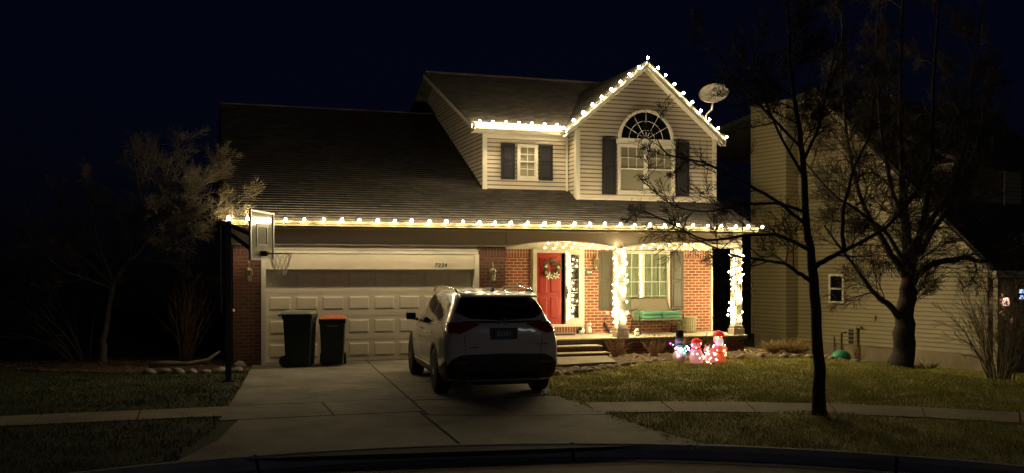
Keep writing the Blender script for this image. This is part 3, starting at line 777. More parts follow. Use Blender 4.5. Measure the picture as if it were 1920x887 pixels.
# columns
for cxx in (8.67, 11.97):
    c = MB(); c.box(cxx-.11,cxx+.11,-.12,.10,.66,2.66); c.box(cxx-.13,cxx+.13,-.14,.12,.60,.68); c.build('column', M['colm'], H, bevel=.008)
    c = MB(); c.box(cxx-.155,cxx+.155,-.165,.145,DZ,.60); c.build('column_base', M['frieze'], H, bevel=.006)

# wall lanterns and plaque
def lantern(x, y, z, s=1):
    L = MB(); L.lathe([(.0,.28),(.012,.27),(.012,.2),(.03,.19),(.075,.15),(.078,.13),(.02,.12)], (x,y-.13,z), 6); L.lathe([(.02,-.14),(.05,-.12),(.055,-.10),(.0,-.10)], (x,y-.13,z), 6)
    for k in range(6):
        a = math.pi/3*k; L.tube([(x+.05*math.cos(a),y-.13+.05*math.sin(a),z-.10),(x+.072*math.cos(a),y-.13+.072*math.sin(a),z+.13)], .006, 4)
    L.tube([(x,y,z+.10),(x,y-.06,z+.30),(x,y-.11,z+.33),(x,y-.13,z+.28)], .010, 6); L.lathe([(.0,0),(.05,0),(.05,-.02),(.0,-.02)], (x,y,z+.10), 10, 'y')
    lo = L.build('wall_lantern', M['bronze'], H)
    g_ = MB(); g_.lathe([(.047,-.10),(.068,.128)], (x,y-.13,z), 6); g_.build('lantern_glass', M['lampglass'], lo)
    MB().lathe([(.012,-.10),(.014,0),(.0,.03)], (x,y-.13,z), 8).build('lantern_bulb', M['white'], lo)
lantern(-.33, 0, 1.98); lantern(5.29, 0, 1.98); lantern(8.60, 1.494, 2.25)
p = MB(); p.lathe([(.10,0),(.10,-.018),(.085,-.024),(.0,-.024)], (8.44,1.494,2.06), 24, 'y'); po = p.build('number_plaque', M['olive'], H)
text_obj('7234', .075, (8.44,1.468,2.06), RF, M['trim'], po, ext=.003, name='plaque_number')
# outlet and cord by the porch wall
c = MB(); c.box(8.93,9.0,1.47,1.494,.92,1.02); c.build('wall_outlet', M['trim'], H)

# ------------------------------------------------------------------ string lights
BULB = emis('bulb glow', (1.0,.79,.44), 450)
LED = emis('led glow', (1.0,.80,.40), 340)
def bulb_light(group_name, label, pts, offs, wire_r=.006):
    t = thing('string_lights', label, 'string lights', pts[0], group='warm white light strings along the roof edges')
    w = MB(); P = []
    for i, p in enumerate(pts):
        P.append(Vector(p)-Vector(offs))
        if i < len(pts)-1:
            q = (Vector(p)+Vector(pts[i+1]))/2-Vector(offs); q.z -= .015; P.append(q)
    w.tube(P, wire_r, 4).build('wire', M['wirem'], t)
    src = None
    for p in pts:
        if src is None:
            b = MB(); b.ball((0,0,0), (.030,.030,.037), 10, 7); o = b.build('bulb', BULB, None, smooth=True)
            s = MB(); s.lathe([(.018,-.078),(.020,-.035)], (0,0,0), 8); so = s.build('socket', M['wirem'], None); so.parent = o
            src = o; c = o
        else:
            c = src.copy(); COL.objects.link(c); k = src.children[0].copy(); COL.objects.link(k); k.parent = c
        c.parent = t; c.location = Vector(p)-Vector(pts[0]); sc_ = .9+.2*((math.sin(p[0]*91.7+p[2]*37)*437.5)%1); c.scale = (sc_,sc_,sc_); c.rotation_euler = (.25*math.sin(p[0]*50), .3*math.sin(p[0]*77+p[2]), 0)
    return t
rj = random.Random(4)
eave = [(-.76+k*(12.34+.76)/33+rj.uniform(-.022,.022), -.665+rj.uniform(-.012,.012), 3.232+rj.uniform(-.008,.010)) for k in range(34)]
bulb_light('eave', 'long row of warm bulbs along the lower gutter above garage and porch', eave, (0,-.03,.055))
dorm = [(5.27+k*(7.33-5.27)/6, .93, 5.825) for k in range(7)]
bulb_light('dormer', 'short row of warm bulbs on the upper gutter left of the gable', dorm, (0,-.02,.055))
gab = []
for k in range(9):
    t = k/9; gab.append((7.42+(AX-7.42)*t, FY-.06, 5.72+(7.62-5.72)*t))
gab.append((AX, FY-.06, 7.66))
for k in range(1,10):
    t = k/9; 
    if k == 1: t = .13
    gab.append((AX+(12.10-AX)*t, FY-.06, 7.68+(5.70-7.68)*t))
bulb_light('gable', 'warm bulbs following both slopes of the peaked gable', gab, (0,.02,.055))
rng = random.Random(21)
def column_wrap(cx, label):
    t = thing('column_lights', label, 'string lights', (cx, -.01, .7), group='light strings wrapped round the porch columns')
    n = 54; P = []; pts = []
    for k in range(n):
        u = k/(n-1); z = .72+u*1.95+rng.uniform(-.03,.03); a = k*1.43+rng.uniform(-.8,.8)
        # square column path, bulbs hang a little proud
        c, s = math.cos(a), math.sin(a); m_ = max(abs(c), abs(s)); r = .155+rng.uniform(-.012,.02)
        pts.append(Vector((cx+c/m_*r*.93, -.01+s/m_*r*.93, z)))
    for i in range(n-1):
        a, b = pts[i], pts[i+1]; P.append(a)
        q = (a+b)/2; d = Vector((q.x-cx, q.y+.01, 0)); 
        if d.length < .14: d = d.normalized()*.145 if d.length > .01 else Vector((.14,0,0)); q = Vector((cx+d.x, -.01+d.y, q.z))
        P.append(q)
    P.append(pts[-1])
    MB().tube(P, .005, 4).build('wire', M['wirem'], t)
    src = None
    for p in pts:
        if src is None:
            o = MB().ball((0,0,0), (.020,.020,.021), 8, 6).build('bulb', LED, None, smooth=True); src = o; c = o
        else: c = src.copy(); COL.objects.link(c)
        c.parent = t; c.location = p-Vector(t.location)
column_wrap(8.67, 'thick warm light wrap on the porch column between door and window')
column_wrap(11.97, 'thick warm light wrap on the porch column at the right corner')

t = thing('added_mini_lights', 'tiny warm lights added to brighten the porch frieze, red door and window', 'string lights', (8,1.4,2.7))  # added string that brightens the porch
rm = random.Random(17); P = []
for k in range(58): x_ = 7.2+k*4.75/57; P.append((x_, 1.462, 2.70+.10*(k%3)+rm.uniform(-.025,.025)))
for k in range(20): P.append((7.825+rm.uniform(-.035,.035), 1.40, .85+k*.09))
for k in range(14): P.append((9.93+rm.uniform(-.03,.03), 1.425, 1.35+k*.092))
for a_, b_ in ((0,58),(58,78),(78,92)): pass
MB().tube(P[:58], .0025, 3).build('wire', M['wirem'], t)
MINI = emis('added mini glow', (1.0,.78,.32), 260); src = None
for p in P:
    if src is None: src = MB().ball((0,0,0), .0065, 6, 4).build('bulb', MINI, None); c = src  # bulbs of the added string that brightens the porch
    else: c = src.copy(); COL.objects.link(c)
    c.parent = t; c.location = Vector(p)-Vector(t.location)
# ------------------------------------------------------------------ wreath
rng = random.Random(8)
W = thing('wreath', 'green wreath with white lilies hanging on the red front door', 'wreath', (7.36,1.44,2.16))
w = MB()
for k in range(190):
    a = rng.uniform(0,6.28); r = .20+rng.gauss(0,.035); x, z = 7.36+r*math.cos(a), 2.16+r*math.sin(a); y = 1.42-rng.uniform(-.02,.05)
    b = a+rng.uniform(-1,1)+1.57; l = rng.uniform(.04,.09); dx, dz = math.cos(b)*l, math.sin(b)*l
    w.add([(x,y,z),(x+dx*.5-dz*.22,y-.02,z+dz*.5+dx*.22),(x+dx,y-.03,z+dz),(x+dx*.5+dz*.22,y-.015,z+dz*.5-dx*.22)], [(0,1,2,3)])
w.tube([(7.36+.19*math.cos(R(12*k)),1.43,2.16+.19*math.sin(R(12*k))) for k in range(31)], .022, 6)
w.build('foliage', M['leafg'], W)
for (x, z, s) in ((7.27,1.97,.11),(7.47,1.98,.11),(7.37,1.93,.06),(7.20,2.22,.05),(7.53,2.20,.05),(7.18,2.05,.05)):
    l = MB()
    for k in range(6):
        a = R(60*k+17); l.add([(x,1.37,z),(x+math.cos(a-.3)*s*.6,1.355,z+math.sin(a-.3)*s*.6),(x+math.cos(a)*s,1.34,z+math.sin(a)*s),(x+math.cos(a+.3)*s*.6,1.355,z+math.sin(a+.3)*s*.6)], [(0,1,2,3)])
    l.build('lily', M['lily'], W)
W.location = (7.36,1.44,2.16)

# ------------------------------------------------------------------ porch furniture
B = thing('porch_glider', 'metal glider bench with two mint seat cushions in front of the porch window', 'bench', (10.0,.85,DZ))
x0, x1 = 9.50, 10.72; 
b = MB()
for x in (x0+.02, x1-.02):
    b.tube([(x,.62,DZ+.02),(x,.64,DZ+.36),(x,1.12,DZ+.36),(x,1.2,DZ+.02)], .02, 6)
    b.tube([(x,.60,DZ+.02),(x,1.24,DZ+.02)], .018, 6)
b.tube([(x0+.02,.64,DZ+.30),(x1-.02,.64,DZ+.30)], .016, 6); b.tube([(x0+.02,1.15,DZ+.3),(x1-.02,1.15,DZ+.3)], .016, 6)
b.build('base_frame', M['benchm'], B, smooth=True)
b = MB(); b.box(x0+.04,x1-.04,.56,1.16,DZ+.37,DZ+.41); b.tube([(x0+.03,.55,DZ+.39),(x1-.03,.55,DZ+.39)], .022, 8); b.build('seat', M['cloth'], B)
for x in (x0-.02, x1+.02):
    MB().tube([(x,.62,DZ+.38),(x,.56,DZ+.5),(x,.60,DZ+.62),(x,.75,DZ+.66),(x,1.0,DZ+.62),(x,1.2,DZ+.6)], .02, 8).build('armrest', M['benchm'], B, smooth=True)
b = MB()
b.hexa([(x0,1.14,DZ+.42),(x1,1.14,DZ+.42),(x1,1.17,DZ+.42),(x0,1.17,DZ+.42),(x0+.07,1.30,DZ+.92),(x1-.12,1.30,DZ+.92),(x1-.12,1.33,DZ+.92),(x0+.07,1.33,DZ+.92)])
b.build('backrest', M['cloth'], B, bevel=.01)
MB().tube([(x0,1.15,DZ+.42),(x0+.07,1.31,DZ+.93),(x1-.12,1.31,DZ+.93),(x1,1.15,DZ+.42)], .018, 8).build('back_frame', M['benchm'], B, smooth=True)
for k, x in enumerate((x0+.05, (x0+x1)/2+.01)):
    for zz in (DZ+.415, DZ+.505):
        q = MB(); q.box(x,x+.55,.53,1.08,zz,zz+.085); q.build('cushion', M['mint'], B, bevel=.03, smooth=True)
bk = thing('ribbed_basket', 'round ribbed basket planter standing between glider bench and brick wall', 'basket', (11.1,1.05,DZ))
q = MB(); n = 30
prof = [(.20,.0),(.235,.05),(.25,.2),(.245,.36),(.25,.40)]
vs = []; 
for r, z in prof:
    for k in range(60):
        rr = r*(1+.03*(1 if k % 2 else -1)); a = 2*math.pi*k/60; vs.append((11.1+rr*math.cos(a),1.05+rr*math.sin(a),DZ+z))
fs = [(i*60+k,i*60+(k+1)%60,(i+1)*60+(k+1)%60,(i+1)*60+k) for i in range(len(prof)-1) for k in range(60)]
q.add(vs, fs); q.build('basket_body', M['wicker'], bk)
MB().lathe([(.0,.37),(.235,.38),(.27,.385),(.275,.42),(.23,.44),(.0,.45)], (11.1,1.05,DZ), 30).build('lid', M['wicker'], bk)
# small porch ornaments
t = thing('dog_statue', 'white sitting dog statue by the brick wall right of the door', 'statue', (8.36,1.3,DZ))
q = MB(); q.lathe([(.07,0),(.085,.05),(.07,.14),(.05,.20),(.0,.22)], (8.36,1.3,DZ), 12); q.tube([(8.33,1.24,DZ),(8.33,1.23,DZ+.15)], .02, 6); q.tube([(8.39,1.24,DZ),(8.39,1.23,DZ+.15)], .02, 6); q.build('body', M['white'], t, smooth=True)
q = MB(); q.ball((8.36,1.26,DZ+.25),(.05,.06,.05),10,7); q.ball((8.36,1.20,DZ+.24),(.025,.04,.022),8,6); q.ball((8.315,1.27,DZ+.25),(.015,.03,.045),6,5); q.ball((8.405,1.27,DZ+.25),(.015,.03,.045),6,5); q.build('head', M['white'], t, smooth=True)
t = thing('garden_ornament', 'round black and white ornament on the floor beside the dog statue', 'ornament', (8.1,1.2,DZ))
MB().ball((8.1,1.2,DZ+.09),(.10,.09,.09),14,9).build('body', M['white'], t, smooth=True)
q = MB(); q.ball((8.06,1.16,DZ+.15),(.06,.06,.05),10,7); q.ball((7.99,1.16,DZ+.09),(.04,.05,.07),8,6); q.build('patch', M['black'], t, smooth=True)
t = thing('small_figurine', 'small white figurine on the slab edge in front of the glider bench', 'figurine', (9.15,.05,DZ))
q = MB(); q.lathe([(.05,0),(.07,.03),(.06,.10),(.03,.13),(.0,.13)], (9.15,.05,DZ), 10); q.ball((9.15,.04,DZ+.16),(.045,.045,.045),10,7); q.ball((9.10,.05,DZ+.13),(.03,.03,.04),8,5); q.build('body', M['white'], t, smooth=True)
t = thing('watering_wand', 'dark tool leaning against the brick wall under the porch outlet', 'tool', (8.9,1.35,DZ))
q = MB(); q.tube([(8.97,1.30,DZ+.02),(8.86,1.45,DZ+.27)], [.045,.035], 8); q.tube([(8.86,1.45,DZ+.27),(8.90,1.46,DZ+.42),(8.95,1.47,DZ+.5)], .008, 5); q.build('body', M['dark'], t, smooth=True)
q = MB(); q.tube([(8.99,1.27,DZ+.01),(8.97,1.30,DZ+.04)], [.05,.05], 8); q.build('cap', M['steel'], t)
t = thing('rubber_ball', 'little orange ball on the porch floor near the brick wall', 'ball', (9.1,1.25,DZ))
MB().ball((9.1,1.25,DZ+.035),.035,12,8).build('shell', M['lidred'], t, smooth=True)
t = MB(); t.box(6.85,7.85,1.0,1.40,DZ+.001,DZ+.02); t = t.build('door_mat', M['joint'], None, off=(7.3,1.2,DZ)); tag(t, 'flat dark mat in front of the red door', 'door mat')

# ------------------------------------------------------------------ satellite dish
S = thing('satellite_dish', 'grey satellite dish on a bent arm at the right slope of the gable', 'satellite dish', (11.62,1.05,6.12))
S0 = Vector((11.80,.85,6.84)); N = Vector((-.42,-.80,.42)).normalized()
U = N.cross(Vector((0,0,1))).normalized(); V = U.cross(N)
U2 = (U*math.cos(R(-14))+V*math.sin(R(-14))); V2 = N.cross(U2)
if V2.z < 0: V2 = -V2
q = MB(); vs = []; rings = 7; n = 32
for th in (0, -.012):
    for i in range(rings):
        r = i/(rings-1)
        for k in range(n):
            a = 2*math.pi*k/n; p_ = S0+U2*(.40*r*math.cos(a))+V2*(.30*r*math.sin(a))+N*(.09*r*r+th); vs.append(p_)
fs = []
for s_ in range(2):
    for i in range(rings-1):
        for k in range(n):
            a = s_*rings*n+i*n+k; b = s_*rings*n+i*n+(k+1)%n; f_ = (a,b,b+n,a+n); fs.append(f_ if s_ else f_[::-1])
for k in range(n): a = (rings-1)*n+k; b = (rings-1)*n+(k+1)%n; fs.append((a,b,b+rings*n,a+rings*n))
q.add(vs, fs); q.build('reflector', M['dishm'], S, smooth=True)
foot = Vector((11.62,1.05,6.12))
MB().tube([foot, foot+Vector((.08,0,.22)), foot+Vector((.22,-.05,.36)), S0-N*.06], .028, 8).build('mount_arm', M['steel'], S, smooth=True)
tip = S0+N*.42-V2*.16
MB().tube([S0-V2*.27+N*.03, S0-V2*.3+N*.2, tip], .016, 6).build('feed_arm', M['steel'], S, smooth=True)
q = MB(); q.tube([tip+Vector((-.1,0,.03)), tip+Vector((.1,0,.03))], .03, 8); q.build('receiver', M['steel'], S)
q = MB(); q.box(foot.x-.08,foot.x+.08,foot.y-.08,foot.y+.08,foot.z-.06,foot.z+.01); q.build('foot_plate', M['steel'], S)

# ------------------------------------------------------------------ wheelie bins
def bin_(x, y, rz, w, d, h, lid, label):
    t = thing('wheeled_bin', label, 'bin', (x,y,.016), rz, 'wheeled bins in front of the garage door', local=True)
    q = MB()
    a, b = w/2*.80, d/2*.80
    q.hexa([(-a,-b,.03),(a,-b,.03),(a,b,.03),(-a,b,.03),(-w/2*.96,-d/2*.96,h-.06),(w/2*.96,-d/2*.96,h-.06),(w/2*.96,d/2*.96,h-.06),(-w/2*.96,d/2*.96,h-.06)])
    q.build('bin_body', M['binbody'], t, bevel=.035)
    q = MB(); q.box(-w/2,w/2,-d/2,d/2,h-.16,h-.05); q.build('rim', M['binbody'], t, bevel=.02)
    q = MB(); q.hexa([(-w/2-.015,-d/2-.02,h-.048),(w/2+.015,-d/2-.02,h-.048),(w/2+.015,d/2+.03,h-.048),(-w/2-.015,d/2+.03,h-.048),(-w/2+.05,-d/2+.05,h+.02),(w/2-.05,-d/2+.05,h+.02),(w/2-.05,d/2,h+.02),(-w/2+.05,d/2,h+.02)]); q.build('lid', M[lid], t, bevel=.018)
    q = MB(); q.tube([(-w/2+.04,d/2+.02,h-.09),(-w/2+.04,d/2+.09,h-.07),(w/2-.04,d/2+.09,h-.07),(w/2-.04,d/2+.02,h-.09)], .016, 6); q.build('handle', M['binbody'], t)
    for s_ in (-1, 1):
        q = MB(); q.lathe([(.05,0),(.125,.005),(.13,.03),(.125,.055),(.05,.06)], (s_*(w/2*.80+.03)-.03, d/2*.80, .13), 18, 'x'); q.build('wheel', M['rubber'], t, smooth=False)
    q = MB(); q.box(-.12,.12,-d/2*.955-.004,-d/2*.93,h*.8,h*.83); q.build('embossing', M['lidgrey'], t)
    return t
bin_(.73,-.60,R(72),.62,.66,1.20,'lidgrey','taller bin with grey green lid, left of the orange lidded one')
bin_(1.45,-.55,R(-10),.58,.60,1.08,'lidred','shorter bin with orange red lid, to the right of the tall bin')

# ------------------------------------------------------------------ basketball hoop
hp = thing('basketball_hoop', 'pole mounted basketball hoop with clear backboard beside the driveway', 'basketball hoop', (-.84,-2.94,0))
P0 = Vector((-.84,-2.94,0)); nv = Vector((.919,-.395,0)); tv = Vector((.395,.919,0)); bc = P0+nv*.66+Vector((0,0,2.77))
q = MB(); q.box(P0.x-.055,P0.x+.055,P0.y-.055,P0.y+.055,-.02,3.06); q.build('pole', M['dark'], hp, bevel=.006)
q = MB(); q.box(P0.x-.12,P0.x+.12,P0.y-.12,P0.y+.12,-.02,.03); q.build('base_plate', M['dark'], hp)
q = MB()
for s_ in (-.09,.09):
    o = tv*s_
    q.tube([P0+o+Vector((0,0,3.05))-nv*.1, bc+o+Vector((0,0,-.05))-nv*.06], .022, 4); q.tube([P0+o+Vector((0,0,2.85)), bc+o+Vector((0,0,-.36))-nv*.06], .022, 4)
q.tube([bc-nv*.06+tv*0+Vector((0,0,.0)), bc-nv*.06+Vector((0,0,-.4))], .03, 4); q.build('support_arm', M['dark'], hp)
q = MB(); q.tube([P0-nv*.16+Vector((0,0,3.08)), P0-nv*.15+Vector((0,0,1.3)), P0-nv*.02+Vector((0,0,1.2))], .02, 6); q.build('height_rod', M['dark'], hp)
q = MB(); q.tube([P0-nv*.02+Vector((.06,0,1.34)), P0+Vector((.1,-.05,1.36))], .03, 6); q.build('adjuster_handle', M['white'], hp)
def brect(mbx, u0, u1, z0, z1, d0, d1):
    p = [bc+tv*u+nv*d+Vector((0,0,z)) for z in (z0,z1) for (u,d) in ((u0,d0),(u1,d0),(u1,d1),(u0,d1))]
    mbx.hexa(p)
q = MB(); q.add([bc+tv*-.6+Vector((0,0,-.42)),bc+tv*.6+Vector((0,0,-.42)),bc+tv*.6+Vector((0,0,.44)),bc+tv*-.6+Vector((0,0,.44))],[(0,1,2,3)]); q.build('backboard', M['acrylic'], hp)
q = MB(); t_ = .035
brect(q,-.63,.63,.44,.44+t_,-.02,.02); brect(q,-.63,.63,-.42-t_,-.42,-.02,.02); brect(q,-.63,-.60,-.42,.44,-.02,.02); brect(q,.60,.63,-.42,.44,-.02,.02); q.build('backboard_frame', M['steel'], hp)
q = MB()
for u in (-.30,.25): brect(q,u,u+.05,-.20,.22,.008,.012)
brect(q,-.25,.25,.17,.22,.008,.012); brect(q,-.25,.25,-.20,-.15,.008,.012); q.build('target_square', M['dark'], hp)
rc = bc+nv*.36+Vector((0,0,-.33)); q = MB()
ring = [rc+nv*(.225*math.cos(R(15*k)))+tv*(.225*math.sin(R(15*k))) for k in range(25)]
q.tube(ring, .010, 6); q.tube([bc+nv*.02+Vector((0,0,-.33)), rc-nv*.21], .03, 4); q.build('rim', mat('rim red', (.25,.03,.015), .5), hp, smooth=True)
MB().box(bc.x-.0,bc.x+.09,bc.y-.07,bc.y+.07,bc.z-.38,bc.z-.28).build('rim_bracket', M['dark'], hp)
q = MB(); nn = 12
for k in range(nn):
    for sg_ in (1,-1):
        P = []
        for i in range(6):
            t = i/5; r = .22*(1-.55*t); a = 2*math.pi*(k+sg_*t*1.5)/nn; P.append(rc+nv*(r*math.cos(a))+tv*(r*math.sin(a))+Vector((0,0,-.42*t)))
        q.tube(P, .005, 3, False)
q.build('net', M['white'], hp)

# ------------------------------------------------------------------ car
carpaint = mat('pearl white paint', (.62,.60,.57), .22, coat=.7)
carglass = mat('dark car glass', (.006,.007,.009), .05, spec=.7)
cladding = mat('black cladding', (.010,.010,.011), .5)
taillens = mat('tail lamp lens', (.32,.010,.010), .12, coat=1)
alloy = mat('alloy wheel', (.55,.55,.56), .25, .9)
car = thing('parked_car', 'white family SUV seen from behind, parked on the driveway before the garage', 'car', (3.56,-4.55,.016), R(-4.5), local=True)
ST = [(-2.60,.50,.70,.80,.74,1.02,.62,1.16),(-2.53,.36,.86,.91,.86,1.08,.70,1.26),(-2.42,.28,.93,.965,.92,1.12,.71,1.38),(-2.22,.24,.95,.985,.945,1.14,.69,1.60),
      (-2.02,.22,.96,.99,.955,1.15,.70,1.71),(-1.5,.20,.96,.992,.955,1.15,.71,1.75),(-.5,.20,.955,.985,.95,1.13,.72,1.775),(.3,.20,.955,.985,.95,1.12,.71,1.745),
      (.75,.20,.955,.985,.95,1.11,.69,1.64),(1.2,.20,.95,.985,.94,1.08,.70,1.33),(1.5,.21,.95,.985,.93,1.02,.78,1.13),(2.0,.22,.93,.97,.89,.96,.72,1.06),(2.38,.26,.86,.90,.80,.84,.60,.94),(2.57,.33,.68,.72,.62,.70,.45,.78)]
q = MB()
def ring_pts(s_):
    y,zb,ws,wm,wb,zbe,wr,zr = s_
    h = [(0,zb),(ws*.85,zb),(ws,zb+.08),(wm,zb+(zbe-zb)*.42),(wm,zb+(zbe-zb)*.72),(wb,zbe),(wr+(wb-wr)*.48,zbe+(zr-.07-zbe)*.52),(wr,zr-.06),(wr*.82,zr-.008),(wr*.4,zr+.015)]
    pts = [(x,y,z) for x,z in h] + [(0,y,zr+.02)] + [(-x,y,z) for x,z in h[:0:-1]]
    return pts
NR = len(ring_pts(ST[0]))
for s_ in ST: q.v += ring_pts(s_)
for i in range(len(ST)-1):
    for k in range(NR): k2 = (k+1)%NR; q.f.append((i*NR+k,i*NR+k2,(i+1)*NR+k2,(i+1)*NR+k)[::-1])
q.f.append(tuple(range(NR))); q.f.append(tuple((len(ST)-1)*NR+k for k in range(NR))[::-1])
body = q.build('car_body', carpaint, None, smooth=True)
md = body.modifiers.new('s','SUBSURF'); md.levels = 2; md.render_levels = 2
AX_R, AX_F, WR = -1.50, 1.56, .385
cut = MB()
for ay in (AX_R, AX_F):
    for sx in (-1,1): cut.lathe([(.0,-.22),(.435,-.22),(.435,.22),(.0,.22)], (sx*.93, ay, .39), 40, 'x')
cuto = cut.build('cut', cladding, None)
bmx = bmesh.new(); bmx.from_mesh(cuto.data); bmesh.ops.recalc_face_normals(bmx, faces=bmx.faces); bmx.to_mesh(cuto.data); bmx.free()
bmx = bmesh.new(); bmx.from_mesh(body.data); bmesh.ops.recalc_face_normals(bmx, faces=bmx.faces); bmx.to_mesh(body.data); bmx.free()
dg = bpy.context.evaluated_depsgraph_get(); dg.update()
ev = body.evaluated_get(dg); me0 = bpy.data.meshes.new_from_object(ev)
bvh = BVHTree.FromPolygons([v.co.copy() for v in me0.vertices], [tuple(p.vertices) for p in me0.polygons])
bo = body.modifiers.new('b','BOOLEAN'); bo.object = cuto; bo.operation = 'DIFFERENCE'; bo.solver = 'EXACT'
dg = bpy.context.evaluated_depsgraph_get(); dg.update()
me1 = bpy.data.meshes.new_from_object(body.evaluated_get(dg)); body.modifiers.clear(); body.data = me1; me1.name = 'car_body'
me1.materials.clear(); me1.materials.append(carpaint)
me1.polygons.foreach_set('use_smooth', [True]*len(me1.polygons))
try: me1.set_sharp_from_angle(angle=R(40))
except Exception: pass
bpy.data.objects.remove(cuto)
body.parent = car; ORG[body.name] = (0,0,0)
def cast(a, b, face):
    if face == 'rear': o, d = Vector((a,-5,b)), Vector((0,1,0))
    elif face == 'left': o, d = Vector((-5,a,b)), Vector((1,0,0))
    elif face == 'right': o, d = Vector((5,a,b)), Vector((-1,0,0))
    elif face == 'top': o, d = Vector((a,b,5)), Vector((0,0,-1))
    elif face == 'front': o, d = Vector((a,5,b)), Vector((0,-1,0))
    h = bvh.ray_cast(o, d)
    if h[0] is None: return None
    n = h[1]
    if n.dot(d) > 0: n = -n
    return h[0], n
def resample(P, n):
    P = [Vector(p) for p in P]; L = [0]
    for i in range(1,len(P)): L.append(L[-1]+(P[i]-P[i-1]).length)
    out = []
    for k in range(n+1):
        t = L[-1]*k/n; i = 1
        while i < len(P)-1 and L[i] < t: i += 1
        u = (t-L[i-1])/max(1e-9, L[i]-L[i-1]); out.append(P[i-1].lerp(P[i],u))
    return out
def decal(name, top, bot, face, m, n=28, rows=8, off=.006, mirror=False, parent=None):
    for f_ in ([face] if not mirror else ['left','right']):
        T, B_ = resample(top, n), resample(bot, n); q = MB(); g = {}
        for i in range(n+1):
            for j in range(rows+1):
                p = T[i].lerp(B_[i], j/rows); h = cast(p.x, p.y, f_)
                if h: g[(i,j)] = len(q.v); q.v.append(h[0]+h[1]*off)
        for i in range(n):
            for j in range(rows):
                k = [(i,j),(i+1,j),(i+1,j+1),(i,j+1)]
                if all(c in g for c in k):
                    pts = [q.v[g[c]] for c in k]
                    if max((pts[a]-pts[b]).length for a,b in ((0,2),(1,3))) < .35: q.f.append(tuple(g[c] for c in k))
        if q.f:
            par = list(range(len(q.v)))
            def fd(i):
                while par[i] != i: par[i] = par[par[i]]; i = par[i]
                return i
            for f__ in q.f:
                for v_ in f__[1:]: par[fd(v_)] = fd(f__[0])
            cnt = {}
            for f__ in q.f: cnt[fd(f__[0])] = cnt.get(fd(f__[0]),0)+1
            best = max(cnt, key=cnt.get); q.f = [f__ for f__ in q.f if fd(f__[0]) == best]
            us = sorted({v_ for f__ in q.f for v_ in f__}); mp = {a_:b_ for b_,a_ in enumerate(us)}
            q.f = [tuple(mp[v_] for v_ in f__) for f__ in q.f]; q.v = [tuple(q.v[a_]) for a_ in us]; q.build(name, m, parent or car, smooth=True)
# side glass
decal('side_window', [(.98,1.20),(.55,1.50),(.20,1.615)], [(.98,1.19),(.5,1.17),(.20,1.16)], '', carglass, mirror=True)
decal('side_window', [(.14,1.625),(-.4,1.655),(-.86,1.64)], [(.14,1.16),(-.4,1.17),(-.86,1.19)], '', carglass, mirror=True)
decal('side_window', [(-.92,1.638),(-1.4,1.61),(-1.78,1.54)], [(-.92,1.195),(-1.4,1.23),(-1.86,1.33)], '', carglass, mirror=True)
decal('window_chrome', [(1.05,1.18),(.3,1.153),(-.9,1.182),(-1.45,1.215),(-1.93,1.33),(-1.84,1.55)], [(1.05,1.16),(.3,1.130),(-.9,1.158),(-1.46,1.19),(-1.98,1.32),(-1.90,1.56)], '', M['chrome'], n=50, rows=2, off=.009, mirror=True)
decal('window_pillar', [(.19,1.62),(.15,1.62)], [(.19,1.16),(.15,1.16)], '', cladding, n=2, off=.005, mirror=True)
decal('window_pillar', [(-.87,1.64),(-.91,1.64)], [(-.87,1.19),(-.91,1.19)], '', cladding, n=2, off=.005, mirror=True)
decal('door_seam', [(.165,1.13),(.157,1.13)], [(.165,.42),(.157,.42)], '', M['joint'], n=2, rows=20, off=.003, mirror=True)
decal('door_seam', [(-.895,1.15),(-.903,1.15)], [(-.80,.8),(-.808,.8)], '', M['joint'], n=2, rows=12, off=.003, mirror=True)
decal('sill_cladding', [(1.12,.40),(-1.05,.40)], [(1.12,.24),(-1.05,.24)], '', cladding, rows=4, mirror=True)
decal('sill_chrome', [(1.0,.43),(-.95,.47)], [(1.0,.405),(-.95,.445)], '', M['chrome'], rows=2, off=.012, mirror=True)
for ay in (AX_R, AX_F):
    t_ = [(ay+.49*math.cos(a), .39+.49*math.sin(a)) for a in [math.pi*k/16 for k in range(17)]]; b_ = [(ay+.437*math.cos(a), .39+.437*math.sin(a)) for a in [math.pi*k/16 for k in range(17)]]
    decal('arch_trim', t_, b_, '', cladding, n=32, rows=2, off=.005, mirror=True)
# rear
decal('rear_window', [(-.70,1.50),(-.62,1.64),(0,1.665),(.62,1.64),(.70,1.50)], [(-.74,1.42),(-.55,1.315),(0,1.285),(.55,1.315),(.74,1.42)], 'rear', carglass, n=40, rows=12, off=.008)
decal('rear_bumper', [(-.935,.50),(-.86,.66),(-.7,.735),(0,.755),(.7,.735),(.86,.66),(.935,.50)], [(-.90,.34),(-.7,.33),(0,.33),(.7,.33),(.90,.34)], 'rear', cladding, n=44, rows=10, off=.008)
decal('bumper_side', [(-2.0,.50),(-2.25,.56),(-2.47,.64)], [(-2.0,.26),(-2.25,.30),(-2.47,.40)], '', cladding, n=14, rows=8, off=.008, mirror=True)
for s_ in (-1,1):
    decal('tail_lamp', [(s_*.945,1.245),(s_*.7,1.25),(s_*.40,1.235)], [(s_*.945,1.10),(s_*.72,1.075),(s_*.40,1.215)], 'rear', taillens, n=24, rows=6, off=.014)
    decal('lamp_element', [(s_*.90,1.175),(s_*.6,1.19)], [(s_*.90,1.160),(s_*.6,1.18)], 'rear', M['chrome'], n=16, rows=1, off=.018)
    decal('reflector', [(s_*.80,.615),(s_*.60,.63)], [(s_*.80,.585),(s_*.60,.60)], 'rear', taillens, n=6, rows=1, off=.016)
    decal('tailgate_seam', [(s_*.655,1.07),(s_*.648,1.07)], [(s_*.625,.74),(s_*.618,.74)], 'rear', M['joint'], n=2, rows=10, off=.004)
